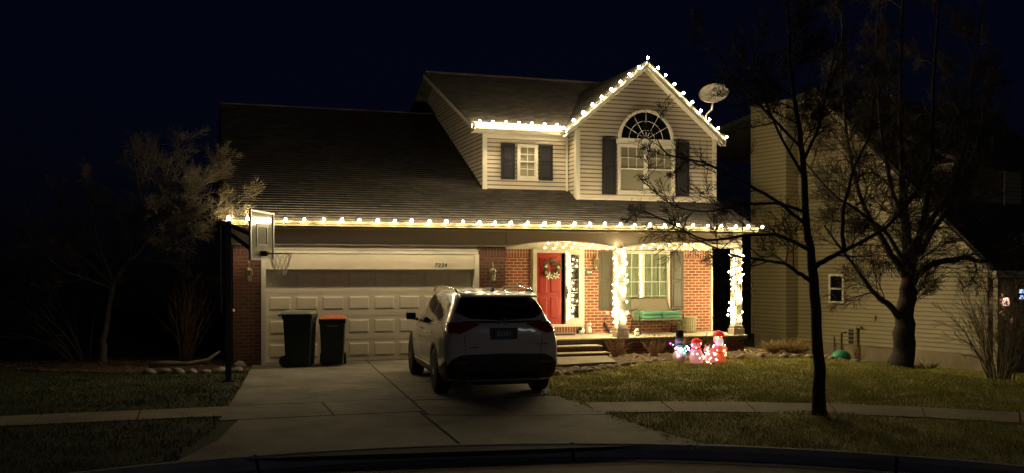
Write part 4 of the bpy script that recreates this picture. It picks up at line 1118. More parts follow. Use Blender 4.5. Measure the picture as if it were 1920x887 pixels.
decal('tail_lamp', [(-2.05,1.20),(-2.25,1.235),(-2.43,1.235)], [(-2.05,1.19),(-2.25,1.13),(-2.43,1.10)], '', taillens, n=12, rows=5, off=.014, mirror=True)
decal('garnish_bar', [(-.66,1.272),(0,1.268),(.66,1.272)], [(-.66,1.248),(0,1.242),(.66,1.248)], 'rear', cladding, n=30, rows=1, off=.012)
decal('plate_recess', [(-.24,1.17),(.24,1.17)], [(-.22,.98),(.22,.98)], 'rear', cladding, n=8, rows=4, off=.004)
q = MB(); ph = cast(0,1.08,'rear'); yb = ph[0].y
q.box(-.155,.155,yb-.028,yb-.016,.995,1.15); pl = q.build('number_plate', mat('plate blue', (.04,.06,.12), .4), car)
text_obj('ES301', .10, (0,yb-.031,1.072), RF, mat('plate letters', (.5,.5,.55), .5), pl, ext=.002, name='plate_number')
# round emblem with three slanted shields
eh = cast(0,1.262,'rear')[0]; q = MB()
q.tube([(eh.x+.062*math.cos(R(15*k)), eh.y-.022, 1.272+.062*math.sin(R(15*k))) for k in range(25)], .007, 6)
for s_ in (-.030,0,.030): q.hexa([(s_-.016,eh.y-.020,1.25+s_*.3),(s_+.002,eh.y-.020,1.235+s_*.3),(s_+.002,eh.y-.028,1.235+s_*.3),(s_-.016,eh.y-.028,1.25+s_*.3),(s_-.010,eh.y-.020,1.30+s_*.3),(s_+.014,eh.y-.020,1.30+s_*.3),(s_+.014,eh.y-.028,1.30+s_*.3),(s_-.010,eh.y-.028,1.30+s_*.3)])
q.build('emblem', M['chrome'], car)
decal('badge', [(.50,.905),(.74,.905)], [(.50,.893),(.74,.893)], 'rear', M['chrome'], n=10, rows=1, off=.01)
decal('dealer_badge', [(-.58,.865),(-.42,.872)], [(-.58,.850),(-.42,.857)], 'rear', taillens, n=6, rows=1, off=.01)
q = MB(); q.hexa([(-.66,-2.30,1.655),(.66,-2.30,1.655),(.68,-1.98,1.70),(-.68,-1.98,1.70),(-.64,-2.32,1.68),(.64,-2.32,1.68),(.66,-1.98,1.745),(-.66,-1.98,1.745)]); q.build('roof_spoiler', carpaint, car, bevel=.012, smooth=True)
q = MB(); q.tube([(0,-2.285,1.50),(.05,-2.40,1.42),(.36,-2.47,1.375)], [.012,.012,.006], 5); q.build('rear_wiper', cladding, car)
for s_ in (-1,1):
    P = [(s_*.655,-1.95,1.72),(s_*.66,-1.8,1.785),(s_*.67,-.9,1.815),(s_*.665,.1,1.80),(s_*.655,.42,1.76),(s_*.65,.55,1.70)]
    MB().tube(P, .016, 8).build('roof_rail', M['chrome'], car, smooth=True)
q = MB(); q.hexa([(-.02,-1.75,1.75),(.02,-1.75,1.75),(.02,-1.52,1.75),(-.02,-1.52,1.75),(-.006,-1.77,1.83),(.006,-1.77,1.83),(.006,-1.68,1.82),(-.006,-1.68,1.82)]); q.build('antenna_fin', cladding, car)
for s_ in (-1,1):
    q = MB(); q.hexa([(s_*x,y,z) for x,y,z in ((.98,.70,1.14),(1.19,.66,1.16),(1.17,.80,1.16),(.98,.84,1.14),(.99,.70,1.29),(1.19,.68,1.30),(1.16,.80,1.31),(.98,.84,1.29))]); mo = q.build('wing_mirror', carpaint, car, bevel=.03, smooth=True)
    q = MB(); q.box(min(s_*1.0,s_*1.175),max(s_*1.0,s_*1.175),.655,.672,1.165,1.285); q.build('mirror_glass', cladding, mo)
    q = MB(); q.tube([(s_*.93,.80,1.15),(s_*1.03,.78,1.17)], .03, 6); q.build('mirror_arm', cladding, mo)
    for yy in (.02,-1.03):
        h_ = cast(yy, 1.03, 'left' if s_ < 0 else 'right')[0]
        q = MB(); q.tube([(h_.x,yy+.09,1.02),(h_.x+s_*.035,yy+.07,1.025),(h_.x+s_*.035,yy-.07,1.03),(h_.x,yy-.09,1.03)], .012, 6); q.build('door_handle', M['chrome'], car, smooth=True)
    for ay in (AX_R, AX_F):
        cx_ = s_*.86
        q = MB(); q.lathe([(.26,-.125),(.355,-.125),(.382,-.10),(.388,0),(.382,.10),(.355,.125),(.26,.125)], (cx_,ay,.388), 44, 'x'); w_ = q.build('wheel', M['rubber'], car, smooth=True)
        q = MB(); o = s_*.10
        q.lathe([(.245,o-s_*.10),(.268,o-s_*.06),(.272,o+s_*.0),(.262,o+s_*.02),(.25,o-s_*.02),(.24,o-s_*.10)], (cx_,ay,.388), 40, 'x')
        for k in range(10):
            a = 2*math.pi*k/10; d0 = Vector((0,math.cos(a),math.sin(a))); pe = Vector((0,-math.sin(a),math.cos(a))); c0 = Vector((cx_+o,ay,.388))
            for (w0,w1,sh) in ((.018,.012,.022),(.018,.012,-.022)):
                p = [c0+d0*.05+pe*(sh*.5-w0/2), c0+d0*.05+pe*(sh*.5+w0/2), c0+d0*.25+pe*(sh+w1/2), c0+d0*.25+pe*(sh-w1/2)]
                e = Vector((s_*.022,0,0)); q.hexa(p+[v+e for v in p])
        q.lathe([(.07,o-s_*.02),(.07,o+s_*.03),(.04,o+s_*.035)], (cx_,ay,.388), 20, 'x')
        q.build('rim', alloy, w_)
        q = MB(); q.lathe([(.02,o-s_*.16),(.25,o-s_*.15),(.25,o-s_*.11),(.02,o-s_*.11)], (cx_,ay,.388), 24, 'x'); q.build('brake_disc', M['dark'], w_)
q = MB(); q.box(-.60,.60,-2.2,2.2,.20,.30); q.box(-.25,.25,-2.40,-2.0,.26,.34); q.build('underbody', cladding, car)
for s_ in (-1,1):
    q = MB(); q.tube([(s_*.62,-2.56,.36),(s_*.62,-2.4,.36)], .04, 10); q.build('exhaust_tip', M['dark'], car)
    decal('head_lamp', [(s_*.82,.80),(s_*.5,.84)], [(s_*.80,.70),(s_*.5,.74)], 'front', M['glass'] if 0 else carglass, n=8, rows=4, off=.008)
decal('grille', [(-.38,.76),(.38,.76)], [(-.34,.46),(.34,.46)], 'front', cladding, n=12, rows=6, off=.006)
decal('windscreen', [(-.60,.86),(.60,.86)], [(-.72,1.38),(.72,1.38)], 'top', carglass, n=16, rows=10, off=.008)

# ------------------------------------------------------------------ trees
def rndv(r): return Vector((r.gauss(0,1), r.gauss(0,1), r.gauss(0,1)))
def grow(mb, r, p, d, L, rad, lvl, maxl, up=.06, wob=.16, ratio=.62, nch=(4,6), minr=.0035, ang=(.5,1.0), droop=0):
    seg = max(3, min(8, int(L/.22)))
    pts = [p.copy()]; rr = [rad]; dirs = [d.copy()]
    for i in range(seg):
        d = (d + rndv(r)*wob + Vector((0,0,up-droop*i/seg))).normalized(); p = p + d*(L/seg)
        pts.append(p.copy()); dirs.append(d.copy()); rr.append(max(minr, rad*(1-.75*(i+1)/seg)))
    mb.tube(pts, rr, (7,5,4,3,3,3)[min(lvl,5)], False)
    if lvl < maxl:
        spawn(mb, r, pts, rr, L, lvl, maxl, up, wob, ratio, nch, minr, ang, droop, .25)
def spawn(mb, r, pts, rr, L, lvl, maxl, up, wob, ratio, nch, minr, ang, droop=0, start=.2):
    n = r.randint(*nch)
    for k in range(n):
        t = start+(1-start)*(k+r.random())/n; f = t*(len(pts)-1); i = min(len(pts)-2, int(f)); u = f-i
        q = pts[i].lerp(pts[i+1], u); dd = (pts[i+1]-pts[i]).normalized()
        side = dd.cross(rndv(r)).normalized(); a = r.uniform(*ang)
        nd_ = (dd*math.cos(a)+side*math.sin(a)).normalized()
        ra = (rr[i]*(1-u)+rr[i+1]*u)
        grow(mb, r, q, nd_, L*ratio*r.uniform(.6,1.15)*(1.15-.5*t), max(minr, min(ra*.75, rad_for(L*ratio))), lvl+1, maxl, up, wob, ratio, nch, minr, ang, droop)
def rad_for(L): return .0034+.010*L**1.3
RT, DP = Vector((.951,-.309,0)), Vector((.309,.951,0))
def tree(name, label, base, limbs, m, seed, group=None, maxl=3, nch=(5,7), sub=1.4, ratio=.6, up=.06, wob=.16, ang=(.5,1.1), minr=.0035, droop=0, cat='tree', start=.2):
    r = random.Random(seed); t = thing(name, label, cat, base, group=group)
    B0 = Vector(base); trunk = MB(); crown = MB()
    for li, (pts, r0, r1, Ls, cnt) in enumerate(limbs):
        P = [B0+RT*a+DP*b+Vector((0,0,c)) for a,b,c in pts]
        # smooth and roughen
        Q = []
        for i in range(len(P)-1):
            p0, p1, p2, p3 = P[max(0,i-1)], P[i], P[i+1], P[min(len(P)-1,i+2)]
            for k in range(4):
                u = k/4; Q.append(.5*((2*p1)+(p2-p0)*u+(2*p0-5*p1+4*p2-p3)*u*u+(3*p1-p0-3*p2+p3)*u**3))
        Q.append(P[-1]); n = len(Q)
        rr = [r0+(r1-r0)*(i/(n-1))**.8 for i in range(n)]
        if li == 0: rr[0] *= 1.35; rr[1] *= 1.18; rr[2] *= 1.07
        for i in range(1,n): Q[i] = Q[i]+rndv(r)*rr[i]*.16
        (trunk if li == 0 else crown).tube(Q, rr, 14 if li == 0 else 8, True)
        if cnt: spawn(crown, r, Q, rr, Ls/ratio, 0, maxl, up, wob, ratio, (cnt,cnt), minr, ang, droop, start if li else .55)
    trunk.build('trunk', m, t, smooth=True); crown.build('crown', m, t, smooth=True)
    print(name, len(crown.f))
    return t
z0 = 0
tree('bare_tree', 'slim bare tree on the verge nearest the street, trunk in front of the right lawn', (7.09,-10.34,.0), [
    ([(0,0,-.05),(-.03,0,1),(-.10,0,2.03),(-.12,0,2.3),(-.19,.05,2.94),(-.22,.1,3.8),(-.30,.1,4.4),(-.37,.1,4.9),(-.45,0,5.7),(-.5,0,6.9)], .092,.012, .9, 15),
    ([(-.11,0,1.95),(-.35,-.1,2.1),(-.55,-.15,2.22),(-.86,-.2,2.27),(-1.3,-.2,2.35),(-1.9,-.2,2.6)], .034,.010, .8, 9),
    ([(-.15,0,2.75),(-.6,.2,3.15),(-1.1,.3,3.45),(-1.6,.4,3.72),(-2.1,.5,3.85),(-2.3,.5,4.2)], .032,.008, .75, 8),
    ([(-.13,0,2.4),(-.6,-.2,2.6),(-1.1,-.4,2.62),(-1.7,-.4,2.55),(-2.2,-.4,2.78),(-2.6,-.5,2.95)], .030,.008, .7, 8),
    ([(-.18,0,2.95),(-.5,.3,3.1),(-.95,.5,3.1),(-1.5,.5,3.0),(-2.0,.6,3.1),(-2.5,.6,3.5)], .026,.007, .7, 8),
    ([(-.12,0,2.15),(.1,-.1,2.3),(.31,-.2,2.42),(.73,-.3,2.66),(1.0,-.3,2.9),(1.3,-.3,3.3),(1.6,-.3,4.1)], .045,.010, .85, 10),
    ([(.28,-.2,2.4),(.30,-.1,2.94),(.5,0,3.6),(.76,.1,4.15),(.86,.1,5.1)], .034,.010, .85, 9),
    ([(-.22,.05,3.7),(.02,.1,4.2),(.2,.2,4.9),(.35,.2,5.6)], .028,.008, .8, 8),
    ([(-.22,.05,3.5),(-.55,.1,4.1),(-.8,.2,4.8),(-.95,.2,5.5)], .026,.008, .8, 8),
    ([(-.24,.1,3.9),(-.9,-.3,4.4),(-1.4,-.4,4.9),(-1.7,-.4,5.5)], .024,.007, .75, 7),
    ], M['bark'], 4, 'bare trees on the front lawns', maxl=3, nch=(2,3), up=.04, wob=.12, ratio=.64, ang=(.45,1.0))
tree('bare_tree', 'thick bare tree with forked trunk on the right lawn beside the pale siding wall', (13.6,-4.3,gz(13.6,-4.3)-.05), [
    ([(0,0,-.05),(.03,0,.8),(.08,0,1.5),(.15,0,2.15),(.12,.1,3.2),(.05,.1,4.6),(0,.1,6.4),(.1,.1,9.6)], .25,.014, 1.3, 16),
    ([(.12,-.05,-.02),(.14,0,.8),(.18,0,1.6),(.25,0,2.3),(.45,-.1,3.3),(.6,-.1,4.8),(.7,-.1,7),(.9,-.1,9.8)], .17,.012, 1.2, 18),
    ([(.2,0,1.9),(.45,-.1,2.25),(.8,-.2,2.42),(1.3,-.3,2.5),(1.7,-.3,2.42),(2.3,-.3,2.65),(2.8,-.3,2.9)], .10,.02, 1.0, 12),
    ([(-.02,0,1.1),(-.3,-.2,1.42),(-.55,-.3,1.55),(-.8,-.3,1.8),(-1.05,-.3,2.15),(-1.5,-.4,2.7),(-1.9,-.5,3.2)], .085,.02, 1.0, 11),
    ([(.08,0,2.1),(-.3,.2,2.8),(-.7,.3,3.6),(-1.0,.3,4.6),(-1.2,.3,6.0),(-1.25,.3,8.6)], .10,.010, 1.2, 16),
    ([(.2,0,2.3),(.7,.2,3.0),(1.2,.3,3.7),(1.7,.4,4.6),(2.0,.4,5.6),(2.2,.4,7.4)], .08,.010, 1.1, 14),
    ([(.1,0,2.6),(.5,-.5,3.4),(.9,-.8,4.4),(1.1,-.9,5.6),(1.2,-.9,6.8),(1.5,-.9,8.6)], .07,.010, 1.1, 14),
    ([(.05,0,2.4),(-.5,-.5,3.0),(-1.2,-.7,3.5),(-1.8,-.7,3.9),(-2.4,-.7,4.6)], .06,.015, 1.0, 10),
    ([(.1,0,3.2),(-.3,-.1,4.2),(-.5,-.1,5.4),(-.6,-.1,7),(-.5,-.1,9)], .06,.010, 1.0, 14),
    ], M['bark'], 9, 'bare trees on the front lawns', maxl=3, nch=(2,4), up=.04, wob=.13, ratio=.64, ang=(.45,1.05))
tree('bare_tree', 'pale bare tree left of the house with a wide spreading crown behind the hoop', (-3.47,1.77,.0), [
    ([(0,0,-.05),(.03,0,.5),(.13,0,1.2),(.27,0,1.83),(.45,.1,2.15)], .085,.045, .8, 4),
    ([(.27,0,1.8),(.5,-.2,2.15),(.95,-.4,2.5),(1.5,-.6,3.1),(2.0,-.8,3.4),(2.5,-1.0,3.5),(3.2,-1.1,3.55)], .05,.010, 1.1, 13),
    ([(.25,0,1.8),(.1,.1,2.1),(-.15,.2,2.6),(-.3,.2,3.3),(-.35,.2,4.2)], .045,.010, 1.1, 11),
    ([(.27,0,1.85),(.6,.3,2.6),(.9,.4,3.3),(1.2,.5,4.1),(1.4,.5,4.8)], .045,.010, 1.1, 11),
    ([(.2,0,1.7),(-.3,-.3,1.95),(-.8,-.5,2.2),(-1.4,-.7,2.9)], .035,.008, .9, 9),
    ([(.5,0,2.2),(1.2,-.4,2.4),(1.9,-.7,2.7),(2.6,-.9,3.1),(3.3,-1.0,3.7)], .035,.008, 1.0, 12),
    ([(.6,.1,2.5),(1.4,0,3.2),(2.1,-.1,3.9),(2.6,-.2,4.3)], .035,.008, 1.0, 11),
    ([(.0,0,2.3),(-.6,.1,3.0),(-1.1,.1,3.6)], .03,.008, .9, 8),
        ([(.22,0,1.75),(-.5,.1,2.4),(-1.2,.2,2.7),(-1.9,.2,2.9)], .03,.007, .9, 9),
    ([(.9,.4,3.3),(.7,.3,4.0),(.6,.3,4.8)], .025,.007, 1.0, 9),
    ], M['barkpale'], 15, 'bare trees on the front lawns', maxl=3, nch=(2,3), up=.03, wob=.11, ratio=.62, ang=(.45,1.0), minr=.003)

def shrub(name, label, base, n, h, spread, m, seed, r0=.008, lean=0, maxl=2, cat='shrub', group=None, nch=(3,5), curve=.25, minr=.003, sub=.45, part='stems', cone=1.0):
    r = random.Random(seed); t = thing(name, label, cat, base, group=group); mb_ = MB(); B0 = Vector(base)
    for k in range(n):
        a = r.uniform(0, 6.28); s_ = r.random()**.6*spread*cone
        d = Vector((math.cos(a)*s_, math.sin(a)*s_, h)).normalized()+Vector((lean,0,0)); d.normalize()
        p = B0+Vector((math.cos(a),math.sin(a),0))*r.random()*spread*.18
        L = h*r.uniform(.6,1.1); seg = 6; pts = [p-Vector((0,0,.04))]; rr = [r0]
        for i in range(seg):
            d = (d+rndv(r)*.07+Vector((math.cos(a),math.sin(a),-.3))*curve*.12*i/seg).normalized(); p = p+d*L/seg; pts.append(p.copy()); rr.append(max(minr, r0*(1-.8*(i+1)/seg)))
        mb_.tube(pts, rr, 4, False)
        if maxl: spawn(mb_, r, pts, rr, L*sub/.6, 0, maxl-1, .05, .14, .6, nch, minr, (.25,.8))
    mb_.build(part, m, t, smooth=True); return t
gb = gz(15.9,-5.2)
shrub('bare_shrub', 'large vase shaped bare shrub at the far right of the lawn', (15.75,-4.9,gz(15.75,-4.9)), 30, 2.3, 1.5, M['barkpale'], 31, r0=.020, nch=(4,6), maxl=3, minr=.004, sub=.4)
shrub('bare_shrub', 'tall upright bare shrub behind the basketball pole at the brick corner', (-1.7,1.3,0), 30, 2.5, .8, M['deadstem'], 32, r0=.010, nch=(4,5), maxl=2)
t_ = shrub('arching_shrub', 'thin arching bare branches at the far left beside the pale tree', (-3.9,2.3,0), 12, 2.6, 1.9, M['barkpale'], 33, r0=.012, lean=-.35, curve=1.6, maxl=1, nch=(2,3))
for i, (x, y, h, s, n, sd) in enumerate([(8.15,-.85,.50,.30,34,1),(8.45,-.6,.6,.25,12,2),(9.2,-.8,.45,.35,40,3),(9.95,-.7,.50,.35,40,4),(10.8,-.8,.45,.35,36,5)]):
    lab = ['dead reddish perennial stalks closest to the steps','thin bare forked sapling just right of the stalks by the steps','dry brown twiggy plant left of the light up snowman','dry brown twiggy plant behind the light up snowman','dry brown twiggy plant behind the tall glowing figure'][i]
    shrub('dead_perennial', lab, (x,y,.03), n, h, s*1.3, M['deadstem'], 40+sd, r0=.006, maxl=1, group='dead plants in front of the porch', nch=(2,4), cat='plant')
shrub('ornamental_grass', 'rounded tan grass clump right of the porch corner', (13.0,-1.1,gz(13.0,-1.1)), 420, .42, .62, M['straw'], 51, r0=.005, maxl=1, nch=(1,2), cat='plant', part='blades', curve=1.0)
shrub('ornamental_grass', 'smaller tan grass clump close against the porch corner', (12.45,-.95,0), 240, .36, .42, M['straw'], 52, r0=.005, maxl=1, nch=(1,2), cat='plant', part='blades', curve=1.0)
shrub('dead_perennial', 'small dry brown plant by the neighbouring wall, right of the green dome', (15.6,-.2,gz(15.6,-.2)), 16, .5, .25, M['deadstem'], 55, r0=.006, maxl=1, cat='plant', group='dead plants in front of the porch')
shrub('ground_vine', 'low dark creeping plant along the neighbouring foundation', (16.3,-2.0,gz(16.3,-2.0)), 40, .28, .7, M['bark'], 56, r0=.006, maxl=1, cat='plant')

# ------------------------------------------------------------------ stones
rng = random.Random(77)
def stone(x, y, s, label, grp, base=None):
    q = MB(); z = gz(x,y)
    q.ball((x,y,z+s*.28), (s*rng.uniform(.8,1.25), s*rng.uniform(.6,.9), s*rng.uniform(.38,.6)), 9, 6, .16, rng)
    o = q.build('edging_stone', M['stone'], None, smooth=True, off=(x,y,z)); o.rotation_euler = (rng.uniform(-.2,.2),rng.uniform(-.2,.2),rng.uniform(0,3)); return tag(o, label, 'stone', grp)
def stone_row(P, step, s, label, grp):
    for i in range(len(P)-1):
        a, b = Vector(P[i]), Vector(P[i+1]); n = max(1,int((b-a).length/step))
        for k in range(n):
            p = a.lerp(b, (k+.5)/n); ss = s*rng.uniform(.65,1.25)
            stone(p.x+rng.gauss(0,.03), p.y+rng.gauss(0,.04), ss, label, grp)
stone_row([(5.35,-3.95),(5.9,-3.75),(6.52,-3.4),(7.2,-2.85),(7.7,-2.5)], .22, .12, 'field stone in the edging row beside the concrete walk', 'edging stones along the walk')
stone_row([(6.1,-3.35),(6.8,-3.0),(7.3,-2.75)], .24, .10, 'field stone in the edging row beside the concrete walk', 'edging stones along the walk')
stone_row([(7.8,-2.42),(8.24,-2.15),(9.06,-1.9),(10.1,-1.88),(11.1,-1.95)], .27, .12, 'field stone in the edging row between lawn and porch bed', 'edging stones before the porch')
stone_row([(11.3,-1.98),(12.27,-2.05),(13.2,-2.5),(14.15,-2.95)], .25, .12, 'pale field stone in the edging row right of the glowing figures', 'edging stones right of the porch')
stone_row([(13.4,-1.6),(14.3,-1.5)], .3, .15, 'pale field stone in the short row behind the green dome', 'stones by the green dome')
stone_row([(-2.4,-1.1),(-1.9,-1.15),(-1.1,-1.35),(-.45,-1.25)], .22, .13, 'rounded stone in the bed edging behind the basketball pole', 'edging stones left of the driveway')
o = stone(-.55,-.6,.2,'largest tan stone beside the driveway and brick pier','edging stones left of the driveway')
t = thing('driftwood_log', 'weathered forked branch lying on the stones behind the basketball pole', 'log', (-1.7,-.7,.1))
q = MB(); q.tube([(-2.35,-.8,.16),(-2.0,-.72,.17),(-1.6,-.65,.14),(-1.2,-.55,.2),(-.95,-.3,.36)], [.07,.06,.05,.045,.02], 8); q.build('trunk', M['barkpale'], t, smooth=True)
t = thing('garden_dome', 'green domed plastic garden ornament resting on the edging stones', 'ornament', (13.9,-1.75,gz(13.9,-1.75)))
zz = gz(13.9,-1.75)+.06; q = MB(); q.ball((13.9,-1.75,zz+.03),(.26,.22,.19),18,10); q.build('shell', M['greenrock'], t, smooth=True); q = MB(); q.ball((13.60,-1.85,zz+.02),(.10,.08,.06),10,6); q.build('head', M['greenrock'], t, smooth=True)

# ------------------------------------------------------------------ light up figures
def glow(c, s): return emis('figure glow', c, s)
dots = {}
def dot(c, s):
    k = (c, s)
    if k not in dots: dots[k] = emis('mini light', c, s)
    return dots[k]
def minis(t, pts, c, s, r=.016):
    src = None
    for p in pts:
        if src is None: src = MB().ball((0,0,0), r, 8, 5).build('mini_light', dot(c,s), None, smooth=True); k = src
        else: k = src.copy(); COL.objects.link(k)
        k.parent = t; k.location = Vector(p)-Vector(t.location)
rng = random.Random(99)
fabw = mat('white mesh fabric', (.70,.68,.66), .9)
# snowman
x, y = 8.98, -2.55
t = thing('light_up_snowman', 'snowman with black top hat and coloured lights, left of the glowing figures', 'snowman', (x,y,gz(x,y)))
q = MB(); q.ball((x,y,.16),(.16,.14,.17),18,12); q.build('lower_body', fabw, t, smooth=True)
q = MB(); q.ball((x,y,.34),(.13,.12,.13),18,12); q.build('upper_body', fabw, t, smooth=True)
q = MB(); q.ball((x,y,.52),(.11,.10,.105),18,12); hd = q.build('head', fabw, t, smooth=True)
for s_ in (-1,1): MB().ball((x+s_*.04,y-.095,.54),.014,8,5).build('eye', M['black'], hd)
q = MB(); q.tube([(x,y-.09,.51),(x+.01,y-.19,.50)], [.018,.004], 8); q.build('nose', M['lidred'], hd)
q = MB(); q.lathe([(.15,.60),(.15,.615),(.09,.62),(.085,.76),(.095,.765),(.0,.765)], (x,y,0), 20); q.build('top_hat', M['black'], t, smooth=False)
q = MB(); q.lathe([(.10,.415),(.125,.43),(.10,.455)], (x,y,0), 20); q.hexa([(x+.03,y-.14,.25),(x+.10,y-.13,.25),(x+.10,y-.12,.25),(x+.03,y-.13,.25),(x+.02,y-.12,.44),(x+.08,y-.12,.44),(x+.08,y-.10,.44),(x+.02,y-.10,.44)]); q.build('scarf', mat('green scarf', (.04,.3,.2), .8), t)
for s_ in (-1,1):
    MB().tube([(x+s_*.11,y,.38),(x+s_*.20,y-.03,.46),(x+s_*.27,y-.04,.48)], [.02,.018,.012], 6).build('arm', M['bark'], t)
cc = [((.15,.15,1),40),((.6,.1,1),26),((1,.08,.15),30),((.1,1,.75),34),((1,.45,.05),26),((.3,.3,1),40),((1,.85,.75),30)]
pos = [[(-.16,-.10,.36),(-.10,-.15,.33),(.20,-.06,.36)],[(-.20,-.06,.44),(-.26,-.05,.47),(.22,-.06,.30)],[(-.13,-.14,.24),(-.10,-.15,.19),(-.15,-.12,.28)],[(.02,-.13,.32),(.06,-.14,.36),(.09,-.13,.30),(.04,-.14,.26)],[(-.03,-.13,.36),(-.05,-.14,.30)],[(.15,-.09,.38),(.17,-.09,.33),(-.14,-.12,.38),(.12,-.10,.41)],[(-.11,-.145,.35),(-.12,-.15,.21)]]
for (c, s), pp in zip(cc, pos): minis(t, [(x+a,y+b,z) for a,b,z in pp], c, s, .012)
# glowing snow figure with red cap
def shell_pts(c, r, n):
    out = []
    for _ in range(n):
        a = rng.uniform(-3.14,0.0); ph = rng.uniform(-1.2,1.3); out.append((c[0]+r[0]*math.cos(a)*math.cos(ph), c[1]+r[1]*math.sin(a)*math.cos(ph), c[2]+r[2]*math.sin(ph)))
    return out
pinkglow = emis('lit pink white mesh', (1.0,.40,.38), .34); redglow = emis('lit red mesh', (1.0,.04,.03), .30); orangeglow = emis('lit orange mesh', (1.0,.18,.06), .32)
x, y = 9.35, -2.65
t = thing('light_up_figure', 'glowing pink white snow figure with red cap and scarf, just right of the snowman', 'light figure', (x,y,gz(x,y)))
q = MB(); q.lathe([(.02,0),(.13,.02),(.16,.12),(.13,.26),(.10,.33),(.02,.36)], (x,y,0), 20); q.build('body', pinkglow, t, smooth=True)
q = MB(); q.ball((x-.01,y,.43),(.115,.105,.10),18,12); hd = q.build('head', pinkglow, t, smooth=True)
q = MB(); q.ball((x+.03,y-.10,.42),.018,8,6); q.build('nose', redglow, hd);
for s_ in (-1,1): MB().ball((x+s_*.05,y-.09,.455),.013,8,5).build('eye', M['black'], hd)
q = MB(); q.lathe([(.115,.47),(.12,.50),(.09,.55),(.03,.58),(.0,.585)], (x,y,0), 18); q.build('cap', redglow, t, smooth=True)
q = MB(); q.lathe([(.09,.32),(.125,.335),(.09,.365)], (x,y,0), 18); q.build('scarf', redglow, t)
minis(t, shell_pts((x,y,.16),(.16,.16,.15),18)+shell_pts((x-.01,y,.43),(.115,.11,.10),8), (1,.62,.5), 22, .010)
# small glowing mound figure (animal)
x, y = 9.66, -2.72
t = thing('light_up_animal', 'small glowing seated animal between the scarfed snow figure and the bearded figure', 'light figure', (x,y,gz(x,y)))
q = MB(); q.ball((x+.02,y,.13),(.15,.15,.13),18,12); q.build('body', pinkglow, t, smooth=True)
q = MB(); q.ball((x-.08,y-.02,.31),(.085,.08,.08),14,10); q.ball((x-.15,y-.07,.29),(.04,.05,.035),10,6); q.tube([(x-.10,y,.37),(x-.13,y,.43)], [.022,.008], 6); q.tube([(x-.03,y,.37),(x-.01,y,.43)], [.022,.008], 6); q.tube([(x-.05,y,.25),(x,y,.18)], [.07,.09], 10); q.build('head', pinkglow, t, smooth=True)
minis(t, shell_pts((x+.02,y,.13),(.15,.155,.13),16)+shell_pts((x-.08,y-.02,.31),(.09,.09,.08),6), (1,.55,.42), 22, .010)
# bearded figure with red cap
x, y = 10.0, -2.5
t = thing('light_up_figure', 'tallest glowing figure, white bearded with red cap, right end of the group', 'light figure', (x,y,gz(x,y)))
q = MB(); q.lathe([(.02,0),(.17,.01),(.18,.08),(.13,.25),(.11,.38),(.06,.43)], (x,y,0), 20); q.build('coat', orangeglow, t, smooth=True)
q = MB(); q.lathe([(.136,.20),(.142,.22),(.132,.25)], (x,y,0), 20); q.build('belt', redglow, t)
q = MB(); q.ball((x-.01,y,.53),(.11,.10,.12),16,12); hd = q.build('head', pinkglow, t, smooth=True)
q = MB(); q.ball((x-.01,y-.06,.47),(.10,.07,.11),16,10); q.build('beard', emis('lit white mesh', (1,.85,.8), .5), t, smooth=True)
q = MB(); q.lathe([(.13,.60),(.135,.64),(.10,.69),(.03,.73),(.0,.735)], (x,y,0), 18); q.ball((x+.12,y-.02,.62),.03,8,6); q.build('cap', redglow, t, smooth=True)
for s_ in (-1,1): MB().tube([(x+s_*.10,y,.38),(x+s_*.17,y-.05,.30),(x+s_*.13,y-.12,.25)], [.045,.045,.035], 8).build('arm', orangeglow, t, smooth=True)
q = MB(); q.ball((x-.24,y-.03,.09),(.13,.12,.10),14,9); q.build('sack', orangeglow, t, smooth=True)
minis(t, shell_pts((x,y,.2),(.17,.16,.18),18)+shell_pts((x-.01,y,.52),(.12,.11,.13),9)+shell_pts((x-.24,y-.03,.09),(.14,.13,.11),8), (1,.50,.25), 24, .010)
minis(t, [(x-.16,y-.08,.40),(x-.17,y-.06,.37)], (.1,.1,1), 50, .016)
minis(t, [(x+.10,y-.12,.40)], (.3,1,.6), 30, .012)

# ------------------------------------------------------------------ neighbouring house
NH = thing('neighbour_house', 'pale sided house on the right with a tall box chimney and steep front roof', 'house', (17.35,-2.9,0), R(14.6), local=True)
G0 = -.55
# gable wall faces -x in local frame, y runs to the back
apy, apz, ev_z = 5.1, 7.35, 2.42
sl_ = (apz-ev_z)/(apy+.05)
def nclip(z):
    lo = 0 if z < ev_z else (z-ev_z)/sl_
    return lo, 7.3
q = MB(); n = int((7.4-0)/.115)
for i in range(n):
    a = i*.115+.0; b = a+.115; la, ra = nclip(a); lb, rb = nclip(b)
    if la >= ra-.05 : break
    lb = min(lb, rb-.01)
    if a > apz-.2: break
    if a < .30*0: continue
    q.add([(-.034,la,a),(-.034,ra,a),(-.002,rb,b),(-.002,lb,b),(0,la,a),(0,ra,a)], [(3,2,1,0),(0,1,5,4)])
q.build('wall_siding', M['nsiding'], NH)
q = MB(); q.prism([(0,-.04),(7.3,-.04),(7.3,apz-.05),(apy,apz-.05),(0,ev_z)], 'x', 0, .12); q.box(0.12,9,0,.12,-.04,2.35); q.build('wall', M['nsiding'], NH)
q = MB(); q.box(.02,9,.02,7.28,G0-.3,-.001); q.build('foundation', M['foundation'], NH)
q = MB()
